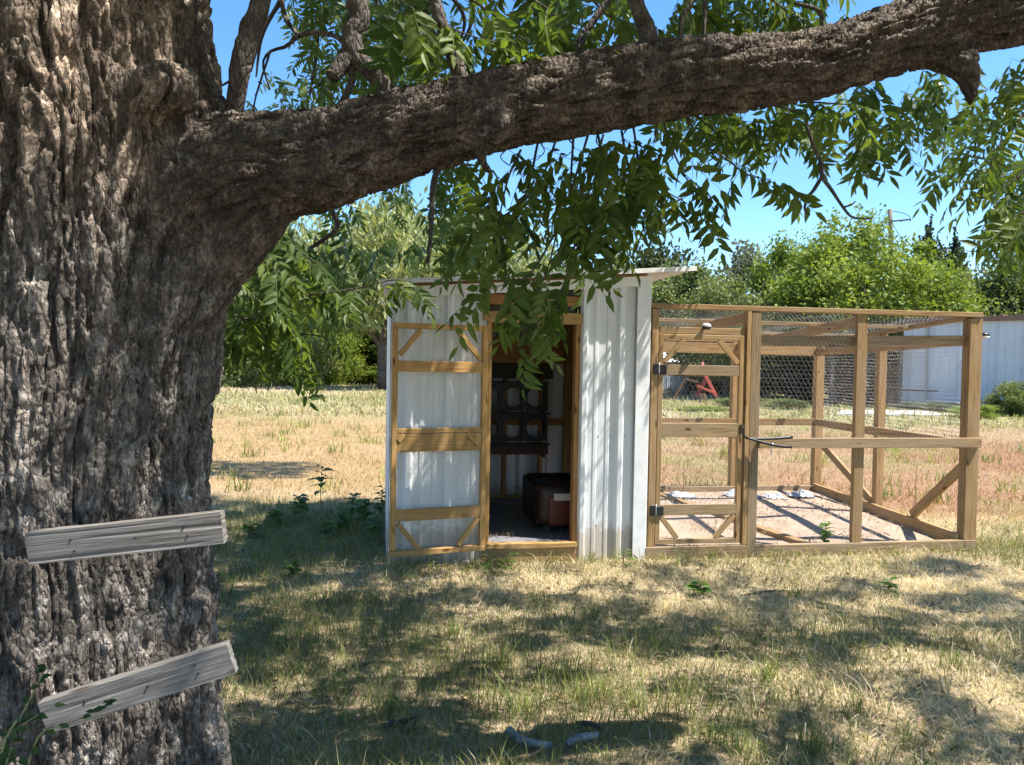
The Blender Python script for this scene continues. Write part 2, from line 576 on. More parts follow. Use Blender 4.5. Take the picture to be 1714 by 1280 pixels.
def field_cols(x, y, r, lush):
    """tone of the grass / soil at x,y: r random 0..1 per blade"""
    x, y = np.asarray(x, float), np.asarray(y, float)
    n1 = fbm(x / 1.1, y / 1.1, 0, 21, 4)
    n2 = fbm(x / 4.5, y / 4.5, 0, 31, 3)
    yf = y + 0.22 * y * n2 + 0.10 * y * n1
    straw = np.array([0.60, 0.48, 0.31]); pale = np.array([0.74, 0.66, 0.50])
    red = np.array([0.44, 0.25, 0.15]); orange = np.array([0.55, 0.38, 0.195])
    green = np.array([0.085, 0.11, 0.04]); olive = np.array([0.21, 0.20, 0.095]); lime = np.array([0.26, 0.31, 0.085])
    c = straw + (pale - straw) * np.clip(r * 1.4 - 0.2, 0, 1)[:, None]
    # far field: red earth behind the pen, orange straw on the left, greener further away
    rr = sstep(0.5, 2.2, x) * sstep(7.5, 9.0, y) * (1 - sstep(17, 25, yf)) * np.clip(0.80 + 0.8 * n2, 0, 1)
    c = c + (red - c) * (0.9 * rr)[:, None]
    patch = sstep(0.05, 0.35, fbm(x / 1.6, y / 2.6, 0, 61, 4)) * sstep(8, 9.5, y)
    c = c + (np.array([0.33, 0.34, 0.13]) - c) * (0.45 * patch)[:, None]
    bare = sstep(0.12, 0.4, fbm(x / 0.9, y / 1.6, 0, 63, 4)) * sstep(8, 9.5, y)
    c = c + (np.array([0.40, 0.25, 0.16]) - c) * (0.55 * bare)[:, None]
    oo = (1 - sstep(-0.5, 0.8, x)) * sstep(8.0, 10, y) * (1 - sstep(17, 27, yf)) * 0.8
    c = c + (orange - c) * oo[:, None]
    far = sstep(15, 27, yf) * np.clip(0.75 + 1.1 * n2 + 0.6 * n1, 0, 1)
    c = c + (np.array([0.33, 0.33, 0.135]) - c) * (0.75 * far)[:, None]
    c = c * (1 - 0.17 * sstep(8, 9, y))[:, None]
    # near lawn: green and olive patches among the straw
    near = 1 - sstep(7.2, 8.6, y)
    left = 1 - sstep(-0.6, 1.0, x)
    gmix = near * np.clip(0.40 + 0.30 * left + 1.1 * n1 + 0.7 * n2, 0, 1)
    # worn straw right in front of the coop and pen
    worn = np.exp(-((y - 5.3) / 0.75) ** 2) * sstep(-0.9, -0.2, x)
    lz = np.exp(-((x + 2.2) / 1.3) ** 2) * sstep(5.2, 6.0, y) * (1 - sstep(8.3, 8.8, y))
    gmix = np.clip(gmix * (1 - 0.75 * worn) + 0.5 * lz, 0, 1)
    pick = (r * 7.13) % 1.0
    tone = np.where((pick < 0.5)[:, None], olive, np.where((pick < 0.8)[:, None], green * 1.3, lime))
    isg = (((r * 3.77) % 1.0) < gmix * lush)
    return np.where(isg[:, None], tone, c), isg


def build_ground():
    xs = np.concatenate([-9 - np.geomspace(0.2, 500, 34)[::-1], np.arange(-9, 9.01, 0.16), 9 + np.geomspace(0.2, 500, 34)])
    ys = np.concatenate([-6 - np.geomspace(0.3, 200, 16)[::-1], np.arange(-6, 14.01, 0.16), 14 + np.geomspace(0.3, 900, 44)])
    X, Y = np.meshgrid(xs, ys)
    x, y = X.ravel(), Y.ravel()
    z = gheight(x, y)
    V = np.stack([x, y, z], -1)
    nx, ny = len(xs), len(ys)
    i, j = np.meshgrid(np.arange(ny - 1), np.arange(nx - 1), indexing='ij')
    a = (i * nx + j).ravel()
    Q = np.stack([a, a + 1, a + nx + 1, a + nx], -1)
    c, _ = field_cols(x, y, np.full(len(x), 0.3), 0.0)
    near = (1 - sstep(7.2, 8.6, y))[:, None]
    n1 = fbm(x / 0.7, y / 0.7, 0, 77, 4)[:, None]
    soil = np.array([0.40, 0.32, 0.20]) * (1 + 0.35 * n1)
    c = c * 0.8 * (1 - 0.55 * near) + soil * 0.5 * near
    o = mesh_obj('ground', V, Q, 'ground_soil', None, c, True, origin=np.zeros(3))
    tag(o, kind='structure')


build_ground()


def in_coop(x, y, m=0.0):
    d = np.stack([x - FA[0], y - FA[1]], -1)
    u, v_ = d @ EX[:2], d @ EY[:2]
    return (u > -m) & (u < 2.06 + m) & (v_ > -m) & (v_ < 2.1 + m)


FA = gnd(648, 945)
FB = gnd(1632, 920)
EX = FB - FA
EX /= np.linalg.norm(EX)
EY = np.array([-EX[1], EX[0], 0])
EZ = np.array([0, 0, 1.0])
PV = gnd(1375, 822) - FB
PDEPTH = np.linalg.norm(PV)
EV = PV / PDEPTH


def C(x, y, z):
    return FA + EX * x + EY * y + EZ * z


def Pn(u, v, z):
    return FA + EX * u + EV * v + EZ * z


def in_pen(x, y, m=0.0):
    A = np.array([[EX[0], EV[0]], [EX[1], EV[1]]])
    uv = np.linalg.solve(A, np.stack([x - FA[0], y - FA[1]]).reshape(2, -1))
    return (uv[0] > 2.06 - m) & (uv[0] < 5.1 + m) & (uv[1] > -m) & (uv[1] < PDEPTH + m)


def blades(x, y, h, w, lean, az, cols, z0=None):
    """three-triangle blades"""
    n = len(x)
    z = gheight(x, y) if z0 is None else z0
    b = np.stack([x, y, z - 0.006], -1)
    fa = az + rng.uniform(-1.3, 1.3, n)
    s = np.stack([-np.sin(fa), np.cos(fa), np.zeros(n)], -1) * (w / 2)[:, None]
    d = np.stack([np.cos(az), np.sin(az), np.zeros(n)], -1)
    m = b + d * (h * np.sin(lean * 0.6) * 0.5)[:, None] + np.array([0, 0, 1.0]) * (h * np.cos(lean * 0.6) * 0.5)[:, None]
    tp = m + d * (h * np.sin(lean * 1.15) * 0.5)[:, None] + np.array([0, 0, 1.0]) * (h * np.cos(lean * 1.15) * 0.5)[:, None]
    tp[:, 2] = np.maximum(tp[:, 2], z + 0.006)
    V = np.stack([b - s, b + s, m + s * 0.75, m - s * 0.75, tp], 1).reshape(-1, 3)
    k = np.arange(n)[:, None] * 5
    Q = np.concatenate([k, k + 1, k + 2, k + 3], 1)
    T = np.concatenate([k + 3, k + 2, k + 4], 1)
    return V, Q, T, np.repeat(cols, 5, 0)


def build_grass(name, n, sampler, hr, wr, lean_r, lush, label, tall=0.12):
    x, y = sampler(n)
    keep = ~in_coop(x, y, 0.02) & ~(in_pen(x, y, 0.0) & (rng.random(len(x)) > 0.03))
    keep &= ~((np.hypot(x + 1.45, y - 2.55) < 0.5))
    x, y = x[keep], y[keep]
    n = len(x)
    r = rng.random(n)
    c, isg = field_cols(x, y, r, lush)
    c = c * rng.uniform(0.72, 1.22, (n, 1))
    clump = fbm(x / 0.35, y / 0.35, 0, 55, 3) + 0.8 * fbm(x / 1.2, y / 1.2, 0, 57, 3) * sstep(8, 9, y)
    h = rng.uniform(*hr, n) * (1 + 0.6 * clump) * np.where(isg, 1.0, 0.95)
    h *= np.where(rng.random(n) < tall, 1.9, 1.0)
    lean = np.where(isg, rng.uniform(0.2, 1.35, n), rng.uniform(*lean_r, n))
    az = rng.uniform(0, 2 * math.pi, n)
    V, Q, T, cc = blades(x, y, h, rng.uniform(*wr, n), lean, az, c)
    o = mesh_obj(name, V, [Q, T], 'grass', None, cc, False, origin=np.zeros(3))
    tag(o, label, 'grass', kind='stuff')


def litter():
    x, y = fan(2.3, 8.2, 0.72, 1.5)(2600)
    k = ~in_coop(x, y, 0.05) & ~in_pen(x, y, 0.02) & (np.hypot(x + 1.45, y - 2.55) > 0.6)
    x, y = x[k], y[k]
    n = len(x)
    c = np.array([0.22, 0.15, 0.09]) * rng.uniform(0.4, 1.7, (n, 1)) * np.array([1, 1, 1]) + rng.uniform(0, 0.03, (n, 3))
    V, Q, T, cc = blades(x, y, rng.uniform(0.035, 0.085, n), rng.uniform(0.010, 0.024, n), rng.uniform(1.15, 1.6, n), rng.uniform(0, 6.28, n), c, gheight(x, y) + rng.uniform(0.012, 0.035, n))
    tag(mesh_obj('leaf_litter', V, [Q, T], 'grass', None, cc, False, origin=np.zeros(3)), 'fallen brown leaves scattered over the lawn', 'leaf litter', kind='stuff')


def fan(y0, y1, half=0.78, power=1.0):
    def f(n):
        t = rng.random(n)
        y = (y0 ** power + t * (y1 ** power - y0 ** power)) ** (1 / power)
        x = rng.uniform(-1, 1, n) * (y * half + 0.6)
        return x, y
    return f


build_grass('lawn_grass', 230000, fan(2.1, 8.8, 0.72, 1.55), (0.04, 0.115), (0.002, 0.005), (1.0, 1.6), 1.0,
            'mown lawn of olive grass and dry straw under the tree')
litter()
build_grass('field_grass', 98000, fan(8.3, 24, 0.74, 1.25), (0.04, 0.105), (0.006, 0.013), (0.3, 1.4), 0.5,
            'dry straw field with reddish patches behind the coop')
def tufts():
    cx, cy = fan(8.6, 34, 0.72, 1.2)(420)
    ex = [gnd(*q) for q in [(975, 1172), (1000, 1160), (945, 1140), (830, 1112), (1150, 1160), (1285, 1140), (700, 1085), (1330, 1002), (760, 1062), (1180, 1235), (1060, 1180), (560, 1160), (640, 1190), (1430, 1200), (1520, 1250),
                            (900, 1010), (1000, 1035), (480, 1080), (1600, 1120), (1240, 1260), (880, 1190), (1360, 1260), (790, 955), (1190, 935), (1290, 930), (1500, 930), (1420, 925), (680, 945), (990, 945)]]
    near = np.array([e[:2] for e in ex])
    X = np.concatenate([cx, near[:, 0]]); Y = np.concatenate([cy, near[:, 1]])
    isn = np.concatenate([np.zeros(len(cx), bool), np.ones(len(near), bool)])
    nb = np.where(isn, 46, 24)
    k = np.repeat(np.arange(len(X)), nb)
    n = len(k)
    sp = np.where(isn[k], 0.035, 0.05 + 0.004 * Y[k])
    x, y = X[k] + rng.normal(0, 1, n) * sp, Y[k] + rng.normal(0, 1, n) * sp
    ok = ~in_coop(x, y, 0.03) & ~in_pen(x, y, 0.03)
    x, y, k = x[ok], y[ok], k[ok]
    n = len(k)
    kind = rng.random(len(X))
    cA, cB, cC = np.array([0.17, 0.21, 0.06]), np.array([0.30, 0.34, 0.10]), np.array([0.42, 0.33, 0.18])
    c = np.where((kind < 0.4)[:, None], cA, np.where((kind < 0.7)[:, None], cB, cC))
    c[isn] = np.where((kind[isn] < 0.5)[:, None], cA, cB)
    cc = c[k] * rng.uniform(0.7, 1.3, (n, 1))
    h = np.where(isn[k], rng.uniform(0.06, 0.17, n), rng.uniform(0.10, 0.30, n))
    w = np.where(isn[k], rng.uniform(0.003, 0.006, n), rng.uniform(0.006, 0.012, n) * (1 + Y[k] / 25))
    V, Q, T, c2 = blades(x, y, h, w, rng.uniform(0.15, 0.95, n), rng.uniform(0, 6.28, n), cc)
    tag(mesh_obj('grass_tufts', V, [Q, T], 'grass', None, c2, False, origin=np.zeros(3)), 'taller grass tufts scattered through lawn and field', 'grass', kind='stuff')


tufts()
build_grass('meadow_grass', 48000, fan(22, 75, 0.74, 1.2), (0.08, 0.20), (0.03, 0.07), (0.2, 1.3), 0.5,
            'yellow green meadow running up to the tree line')


# ------------------------------------------------------------------ ribbed sheet metal
def rib_profile(s0, s1, first, pitch=0.305, big=0.030, small=0.006):
    pts = [(s0, 0.0)]
    k = math.floor((s0 - first) / pitch) - 1
    feats = []
    while first + k * pitch < s1 + pitch:
        c = first + k * pitch
        feats += [(c - 0.040, 0), (c - 0.016, big), (c + 0.016, big), (c + 0.040, 0)]
        for q in (1, 2):
            m = c + q * pitch / 3
            feats += [(m - 0.020, 0), (m - 0.011, small), (m + 0.011, small), (m + 0.020, 0)]
        k += 1
    feats = [f for f in feats if s0 + 0.002 < f[0] < s1 - 0.002]
    pts += feats + [(s1, 0.0)]
    return np.array(pts)


def rpanel(name, O, A, B, N, s0, s1, b0, b1, first, mat, parent, pitch=0.305, big=0.030, small=0.006, th=0.0015):
    """sheet in the plane O + A s + B b, ribs along B raised towards N; b0,b1 numbers or functions of s"""
    pr = rib_profile(s0, s1, first, pitch, big, small)
    f0 = b0 if callable(b0) else (lambda s: b0)
    f1 = b1 if callable(b1) else (lambda s: b1)
    n = len(pr)
    V = []
    for off in (0.0, -th):
        for f in (f0, f1):
            for s, h in pr:
                V.append(O + A * s + B * f(s) + N * (h + off))
    V = np.array(V)
    i = np.arange(n - 1)
    Q = [np.stack([i, i + 1, n + i + 1, n + i], -1), np.stack([2 * n + i + 1, 2 * n + i, 3 * n + i, 3 * n + i + 1], -1),
         np.stack([n + i, n + i + 1, 3 * n + i + 1, 3 * n + i], -1), np.stack([i + 1, i, 2 * n + i, 2 * n + i + 1], -1),
         np.array([[0, n, 3 * n, 2 * n], [2 * n - 1, n - 1, 3 * n - 1, 4 * n - 1]])]
    return mesh_obj(name, V, np.concatenate(Q), mat, parent)


def hexwire(name, O, A, B, W, Hh, cell, r, parent, sag=None, mat='wire_steel', seed=0):
    """chicken wire: hexagons with real three-sided wires in the plane O + A a + B b"""
    O, A, B = (np.asarray(q, float) for q in (O, A, B))
    N = np.cross(A, B); N /= np.linalg.norm(N)
    dx, dy = cell, cell * 0.88
    ni, nj = int(W / dx) + 1, int(Hh / dy) + 1
    i, j = np.meshgrid(np.arange(ni), np.arange(nj), indexing='ij')
    i, j = i.ravel(), j.ravel()
    off = np.where(j % 2, dx / 2, 0.0)
    x = i * dx + off
    y = j * dy
    e = dy * 0.30
    P0 = np.stack([x, y - e], -1); P1 = np.stack([x, y + e], -1)
    PL = np.stack([x - dx / 2, y + dy - e], -1); PR = np.stack([x + dx / 2, y + dy - e], -1)
    S = np.concatenate([np.stack([P0, P1], 1), np.stack([P1, PL], 1), np.stack([P1, PR], 1)])
    S[..., 0] = np.clip(S[..., 0], 0, W); S[..., 1] = np.clip(S[..., 1], 0, Hh)
    L = np.linalg.norm(S[:, 1] - S[:, 0], axis=1)
    S = S[L > 0.003]
    wob = cell * 0.10
    S = S + wob * np.stack([vnoise(S[..., 0] / 0.11, S[..., 1] / 0.11, 0, seed), vnoise(S[..., 0] / 0.11, S[..., 1] / 0.11, 5, seed)], -1)
    hgt = 0.012 * vnoise(S[..., 0] / 0.35, S[..., 1] / 0.35, 0, seed + 9)
    if sag:
        hgt = hgt + sag(S[..., 0], S[..., 1])
    P = O + S[..., :1] * A + S[..., 1:] * B + hgt[..., None] * N
    d = P[:, 1] - P[:, 0]
    d /= np.linalg.norm(d, axis=1)[:, None]
    u = np.cross(d, N); u /= np.linalg.norm(u, axis=1)[:, None]
    w = np.cross(d, u)
    V = []
    for end in (0, 1):
        for k in range(3):
            a_ = k * 2 * math.pi / 3
            V.append(P[:, end] + r * (math.cos(a_) * u + math.sin(a_) * w))
    V = np.stack(V, 1).reshape(-1, 3)
    k = np.arange(len(P))[:, None] * 6
    Q = np.concatenate([np.concatenate([k + q, k + (q + 1) % 3, k + 3 + (q + 1) % 3, k + 3 + q], 1) for q in range(3)])
    return mesh_obj(name, V, Q, mat, parent)


def cbox(name, x0, x1, y0, y1, z0, z1, mat, parent, bev=0.003, along='x'):
    """board in coop coordinates"""
    c = C((x0 + x1) / 2, (y0 + y1) / 2, (z0 + z1) / 2)
    L = dict(x=x1 - x0, y=y1 - y0, z=z1 - z0)
    ax = dict(x=EX, y=EY, z=EZ)
    d = ax[along] * L[along] / 2
    if along == 'x':
        return beam(name, c - d, c + d, z1 - z0, y1 - y0, EY, mat, parent, bev)
    if along == 'y':
        return beam(name, c - d, c + d, x1 - x0, z1 - z0, EZ, mat, parent, bev)
    return beam(name, c - d, c + d, x1 - x0, y1 - y0, EY, mat, parent, bev)


# ------------------------------------------------------------------ chicken coop
coop = tag(empty('chicken_coop', C(1.03, 1.05, 0)), 'white ribbed metal chicken coop with open wire door and slanted roof', 'coop')
WX, DX0, DX1, FZ = 2.055, 0.757, 1.49, 0.155
SL = 0.0790                                                # roof slope, rising to the right


def wall_top(x):
    return 2.135 + SL * x


fl = lambda x, y=0.0: C(x, y, 0)
rpanel('front_panel', C(0, 0, 0), EX, EZ, -EY, 0.004, DX0 - 0.012, 0.005, lambda s: wall_top(s) - 0.03, 0.145, 'white_panel', coop)
rpanel('front_panel', C(0, 0, 0), EX, EZ, -EY, DX1 + 0.006, WX - 0.004, -0.01, lambda s: wall_top(s) - 0.03, 1.225, 'white_panel', coop)
# added dark board above the door hidden by leaves, and its framing
cbox('door_header', DX0 - 0.01, DX1 + 0.01, -0.036, 0.002, 1.885, 1.975, 'door_lumber', coop)
cbox('door_cripple', DX0 - 0.045, DX0 + 0.0, -0.034, 0.004, 1.90, wall_top(DX0) - 0.085, 'door_lumber', coop, along='z')
cbox('top_plate', 0.02, WX - 0.02, 0.012, 0.10, 2.03, 2.11, 'stud_lumber', coop)
cbox('door_jamb', DX0 - 0.010, DX0 + 0.028, -0.010, 0.085, FZ - 0.01, 1.885, 'door_lumber', coop, along='z')
cbox('door_jamb', DX1 - 0.030, DX1 + 0.008, -0.008, 0.085, FZ - 0.01, 1.885, 'stud_lumber', coop, along='z')
cbox('door_sill', DX0 - 0.02, DX1 + 0.004, -0.046, 0.03, 0.112, 0.152, 'door_lumber', coop)
cbox('skirt_board', DX0 - 0.03, DX1 + 0.002, -0.030, 0.008, -0.05, 0.110, 'pen_lumber', coop)
cbox('kick_strip', 0.0, DX0 - 0.035, -0.003, 0.03, -0.05, 0.02, 'white_trim', coop)
cbox('transom_shade_board', DX0 + 0.03, DX1 - 0.03, 0.03, 0.05, 1.97, 2.16, 'dark_shade_wall', coop)  # dark board added for the shade above the door, blocks leaking light
# corner and eave trim
beam('corner_trim', C(WX - 0.045, -0.040, -0.015), C(WX - 0.045, -0.040, wall_top(WX) - 0.07), 0.112, 0.006, EY, 'white_trim', coop, 0.002)
beam('corner_trim', C(WX + 0.013, 0.02, -0.015), C(WX + 0.013, 0.02, wall_top(WX) - 0.07), 0.115, 0.006, EX, 'white_trim', coop, 0.002)
for x0, x1 in ((-0.005, 0.36), (0.362, 0.955), (0.957, WX + 0.015)):
    beam('eave_trim', C(x0, -0.0385, wall_top(x0) - 0.045), C(x1, -0.0385, wall_top(x1) - 0.045), 0.082, 0.010, EY, 'white_trim', coop, 0.002)
# roof sheet with ribs running down the slope, front fascia and underside battens
rA = EX + EZ * SL
rN = np.cross(rA, EY); rN /= np.linalg.norm(rN)
roof = rpanel('roof', C(0, 0, wall_top(0) + 0.03), EY, rA, rN, -0.12, 2.22, -0.075, 2.415, 0.10, 'cream_panel', coop, big=0.022)
beam('fascia', C(-0.075, -0.124, wall_top(-0.075) + 0.030), C(2.415, -0.124, wall_top(2.415) + 0.030), 0.036, 0.006, EY, 'white_trim', roof, 0.001)
for y in (0.02, 0.55, 1.1, 1.65, 2.12):
    beam('purlin', C(0.0, y, wall_top(0) + 0.002), C(2.05, y, wall_top(2.05) + 0.002), 0.036, 0.040, EZ, 'stud_lumber', roof)
# side and back walls
rpanel('side_panel', C(0, 0, 0), EY, EZ, -EX, 0.004, 2.10, 0.0, wall_top(0) + 0.02, 0.15, 'white_panel', coop, big=0.008, small=0.003)
rpanel('back_panel', C(0, 2.1, 0), EX, EZ, EY, 0.004, 1.02, 0.0, lambda s: wall_top(s) + 0.02, 0.15, 'white_panel', coop)
rpanel('back_panel', C(0, 2.102, 0), EX, EZ, EY, 1.022, WX, 0.0, lambda s: wall_top(s) + 0.02, 1.06, 'white_panel', coop)
rpanel('side_panel', C(WX, 0, 0), EY, EZ, EX, 0.06, 1.50, 0.0, wall_top(WX) + 0.02, 0.15, 'white_panel', coop, big=0.012)
rpanel('side_panel', C(WX, 0, 0), EY, EZ, EX, 1.502, 1.80, 0.72, wall_top(WX) + 0.02, 1.65, 'white_panel', coop, big=0.012)
rpanel('side_panel', C(WX, 0, 0), EY, EZ, EX, 1.802, 2.10, 0.0, wall_top(WX) + 0.02, 1.95, 'white_panel', coop, big=0.012)
cbox('floor_deck', 0.02, WX - 0.02, 0.03, 2.09, FZ - 0.025, FZ, 'coop_floor', coop)
for x in (0.05, 0.52, 0.98, 1.23, 1.62, WX - 0.055):
    cbox('wall_stud', x - 0.02, x + 0.02, 2.005, 2.092, FZ, wall_top(x) - 0.06, 'stud_lumber', coop, along='z')
for y in (0.55, 1.08, 1.82):
    cbox('wall_stud', WX - 0.095, WX - 0.008, y - 0.02, y + 0.02, FZ, wall_top(WX) - 0.06, 'stud_lumber', coop, along='z')
cbox('corner_post', WX - 0.19, WX - 0.10, 1.985, 2.075, FZ, 2.1, 'door_lumber', coop, along='z')
cbox('bottom_plate', 0.06, WX - 0.2, 1.985, 2.003, FZ, FZ + 0.04, 'door_lumber', coop)
cbox('wall_girt', 0.06, WX - 0.2, 1.96, 1.984, 0.93, 1.00, 'stud_lumber', coop)
cbox('wall_girt', WX - 0.130, WX - 0.097, 0.3, 1.95, 1.0, 1.09, 'stud_lumber', coop, along='y')
cbox('wall_girt', WX - 0.135, WX - 0.097, 0.9, 1.95, 0.74, 0.80, 'door_lumber', coop, along='y')
cbox('shelf', 0.10, 1.72, 1.50, 1.95, 1.80, 1.82, 'stud_lumber', coop)
cbox('shelf_apron', 0.10, 1.72, 1.47, 1.498, 1.58, 1.82, 'stud_lumber', coop)
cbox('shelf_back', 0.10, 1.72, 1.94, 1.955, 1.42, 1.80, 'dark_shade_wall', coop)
# exposed screws on the front sheets
scr = bmesh.new()
bmesh.ops.create_cone(scr, cap_ends=True, segments=6, radius1=0.007, radius2=0.005, depth=0.006)
scr_me = bpy.data.meshes.new('screw'); scr.to_mesh(scr_me); scr.free(); scr_me.materials.append(MATS['screw_steel'])
for sx, sz in [(1.56, 1.02), (1.66, 1.0), (1.78, 1.0), (1.88, 1.0), (1.78, 0.28), (1.66, 0.28), (1.9, 2.1), (1.9, 1.5), (0.5, 2.145), (0.05, 2.08), (1.97, 1.85), (0.30, 2.06), (0.64, 2.06)]:
    o = bpy.data.objects.new('screw', scr_me)
    on_trim = sz > 2.1 or sx > 1.95
    place(o, C(sx, -0.049 if on_trim else -0.003, sz), coop)
    o.rotation_euler = (math.pi / 2, 0, math.atan2(EX[1], EX[0]))

# the door: hinged on the left jamb, folded back against the front wall
DB = C(DX0 - 0.02, -0.075, 0.118)                          # hinge corner (bottom)
hd = (C(-0.012, -0.24, 0) - C(DX0 - 0.02, -0.075, 0)); hd /= np.linalg.norm(hd)   # from the hinge to the free edge
DN = np.cross(EZ, hd); DN /= np.linalg.norm(DN)
DN = DN if DN[1] < 0 else -DN
DWd, DHt = 0.742, 1.735
door = empty('door', DB, coop)
D = lambda s, z, n=0.0: DB + hd * s + EZ * z + DN * n
wd, td = 0.040, 0.040
beam('stile', D(wd / 2, 0.043), D(wd / 2, DHt), wd, td, DN, 'door_lumber', door)
beam('stile', D(DWd - wd / 2, 0.043), D(DWd - wd / 2, DHt - 0.042), wd, td, DN, 'door_lumber', door)
beam('rail', D(-0.005, 0.02), D(DWd + 0.005, 0.02), 0.042, td + 0.002, DN, 'door_lumber', door)
beam('rail', D(wd + 0.002, DHt - 0.02), D(DWd, DHt - 0.02), 0.040, td + 0.001, DN, 'door_lumber', door)
for z, w_ in ((0.305, 0.088), (0.845, 0.135), (1.415, 0.082)):
    beam('rail', D(wd, z, 0.004), D(DWd - wd, z, 0.004), w_, 0.028, DN, 'door_lumber', door)
beam('rail', D(wd, 0.935, 0.0), D(DWd - wd, 0.935, 0.0), 0.036, 0.038, DN, 'door_lumber', door)


def dbrace(s0, z0, s1, z1):
    beam('corner_brace', D(s0, z0, 0.012), D(s1, z1, 0.012), 0.038, 0.030, DN, 'door_lumber', door)


dbrace(0.055, 1.475, 0.235, 1.68); dbrace(DWd - 0.055, 1.50, DWd - 0.21, 1.685)
dbrace(0.055, 0.82, 0.155, 0.91); dbrace(DWd - 0.05, 0.86, DWd - 0.09, 0.905)
dbrace(0.055, 0.255, 0.215, 0.055); dbrace(DWd - 0.055, 0.245, DWd - 0.215, 0.055)
hexwire('chicken_wire', D(0.03, 0.03, -0.018), hd, EZ, DWd - 0.06, DHt - 0.06, 0.040, 0.0006, door)

# ------------------------------------------------------------------ nest boxes inside
nest = tag(empty('nesting_box', C(0.95, 1.86, 0.62)), 'dark metal nesting box bank with round entrances on the coop back wall', 'nest box')


def hole_plate(name, O, A, B, W, Hh, r, th, mat, parent, seg=20):
    """a plate W x Hh with a round hole in the middle"""
    N = np.cross(A, B)
    a_ = np.arange(seg) / seg * 2 * math.pi
    ca, sa = np.cos(a_), np.sin(a_)
    m = np.maximum(np.abs(ca) / (W / 2), np.abs(sa) / (Hh / 2))
    out = np.stack([ca / m, sa / m], -1)
    inn = np.stack([ca * r, sa * r], -1)
    ctr = np.array([W / 2, Hh / 2])
    V = []
    for off in (0, th):
        for ring in (out, inn):
            q = ring + ctr
            V.append(O + q[:, :1] * A + q[:, 1:] * B + N * off)
    V = np.concatenate(V)
    k = np.arange(seg); k1 = (k + 1) % seg
    s = seg
    Q = np.concatenate([np.stack([k, k1, s + k1, s + k], -1), np.stack([2 * s + k1, 2 * s + k, 3 * s + k, 3 * s + k1], -1),
                        np.stack([s + k, s + k1, 3 * s + k1, 3 * s + k], -1), np.stack([k1, k, 2 * s + k, 2 * s + k1], -1)])
    mesh_obj(name, V, Q, mat, parent)


NX0, NW, NZ0, NH = 0.66, 0.235, 0.785, 0.275
for rrow in range(2):
    zb = NZ0 + rrow * (NH + 0.035)
    for cidx in range(4):
        hole_plate('entrance_plate', C(NX0 + cidx * (NW + 0.004), 1.70, zb), EX, EZ, NW, NH, 0.095, 0.004, 'galvanised', nest)
    for cidx in range(5):
        x = NX0 - 0.004 + cidx * (NW + 0.004)
        cbox('divider', x, x + 0.004, 1.705, 1.955, zb, zb + NH, 'galvanised', nest, 0.0, along='y')
    cbox('perch_ledge', NX0 - 0.02, NX0 + 4 * NW + 0.03, 1.60, 1.70, zb - 0.03, zb - 0.012, 'galvanised', nest)
cbox('egg_tray', NX0 - 0.02, NX0 + 4 * NW + 0.012, 1.62, 1.72, NZ0 - 0.125, NZ0 - 0.034, 'nest_brown', nest)
cbox('top_cover', NX0 - 0.02, NX0 + 4 * NW + 0.02, 1.69, 1.955, NZ0 + 2 * NH + 0.04, NZ0 + 2 * NH + 0.055, 'galvanised', nest)
for x in (NX0 + 0.09, NX0 + 4 * NW - 0.03):
    cbox('hook', x - 0.015, x + 0.015, 1.63, 1.70, NZ0 - 0.155, NZ0 - 0.126, 'black_iron', nest)

# ------------------------------------------------------------------ armchair inside
chair = tag(empty('armchair', C(1.58, 0.68, FZ)), 'dark red leather armchair standing inside the coop by its right wall', 'armchair')


def soft_box(name, x0, x1, y0, y1, z0, z1, mat, parent, bev=0.06):
    bm = bmesh.new()
    bmesh.ops.create_cube(bm, size=1.0)
    bmesh.ops.scale(bm, vec=(x1 - x0, y1 - y0, z1 - z0), verts=bm.verts)
    bmesh.ops.bevel(bm, geom=bm.edges[:], offset=bev, segments=4, profile=0.6, affect='EDGES')
    o = bm_obj(name, bm, mat, parent, C((x0 + x1) / 2, (y0 + y1) / 2, (z0 + z1) / 2), True)
    o.rotation_euler = (0, 0, math.atan2(EX[1], EX[0]))
    return o


soft_box('arm', 1.24, 1.92, 0.30, 0.50, FZ + 0.05, FZ + 0.41, 'dark_leather', chair, 0.085)
soft_box('arm', 1.24, 1.92, 0.88, 1.06, FZ + 0.05, FZ + 0.41, 'dark_leather', chair, 0.085)
soft_box('side_panel', 1.33, 1.90, 0.282, 0.33, FZ + 0.06, FZ + 0.31, 'red_leather', chair, 0.022)
soft_box('side_panel', 1.33, 1.90, 1.03, 1.078, FZ + 0.06, FZ + 0.31, 'red_leather', chair, 0.022)
soft_box('front_panel', 1.232, 1.30, 0.36, 1.00, FZ + 0.05, FZ + 0.395, 'dark_leather', chair, 0.03)
soft_box('seat_cushion', 1.305, 1.70, 0.505, 0.875, FZ + 0.16, FZ + 0.34, 'red_leather', chair, 0.06)
soft_box('backrest', 1.705, 1.93, 0.505, 0.875, FZ + 0.1, FZ + 0.72, 'dark_leather', chair, 0.08)
soft_box('throw', 1.37, 1.80, 0.268, 0.285, FZ + 0.275, FZ + 0.335, 'throw_cloth', chair, 0.008)
for x, y in ((1.33, 0.37), (1.33, 0.98), (1.86, 0.37), (1.86, 0.98)):
    cbox('leg', x - 0.02, x + 0.02, y - 0.02, y + 0.02, FZ, FZ + 0.07, 'black_plastic', chair, 0.003, along='z')

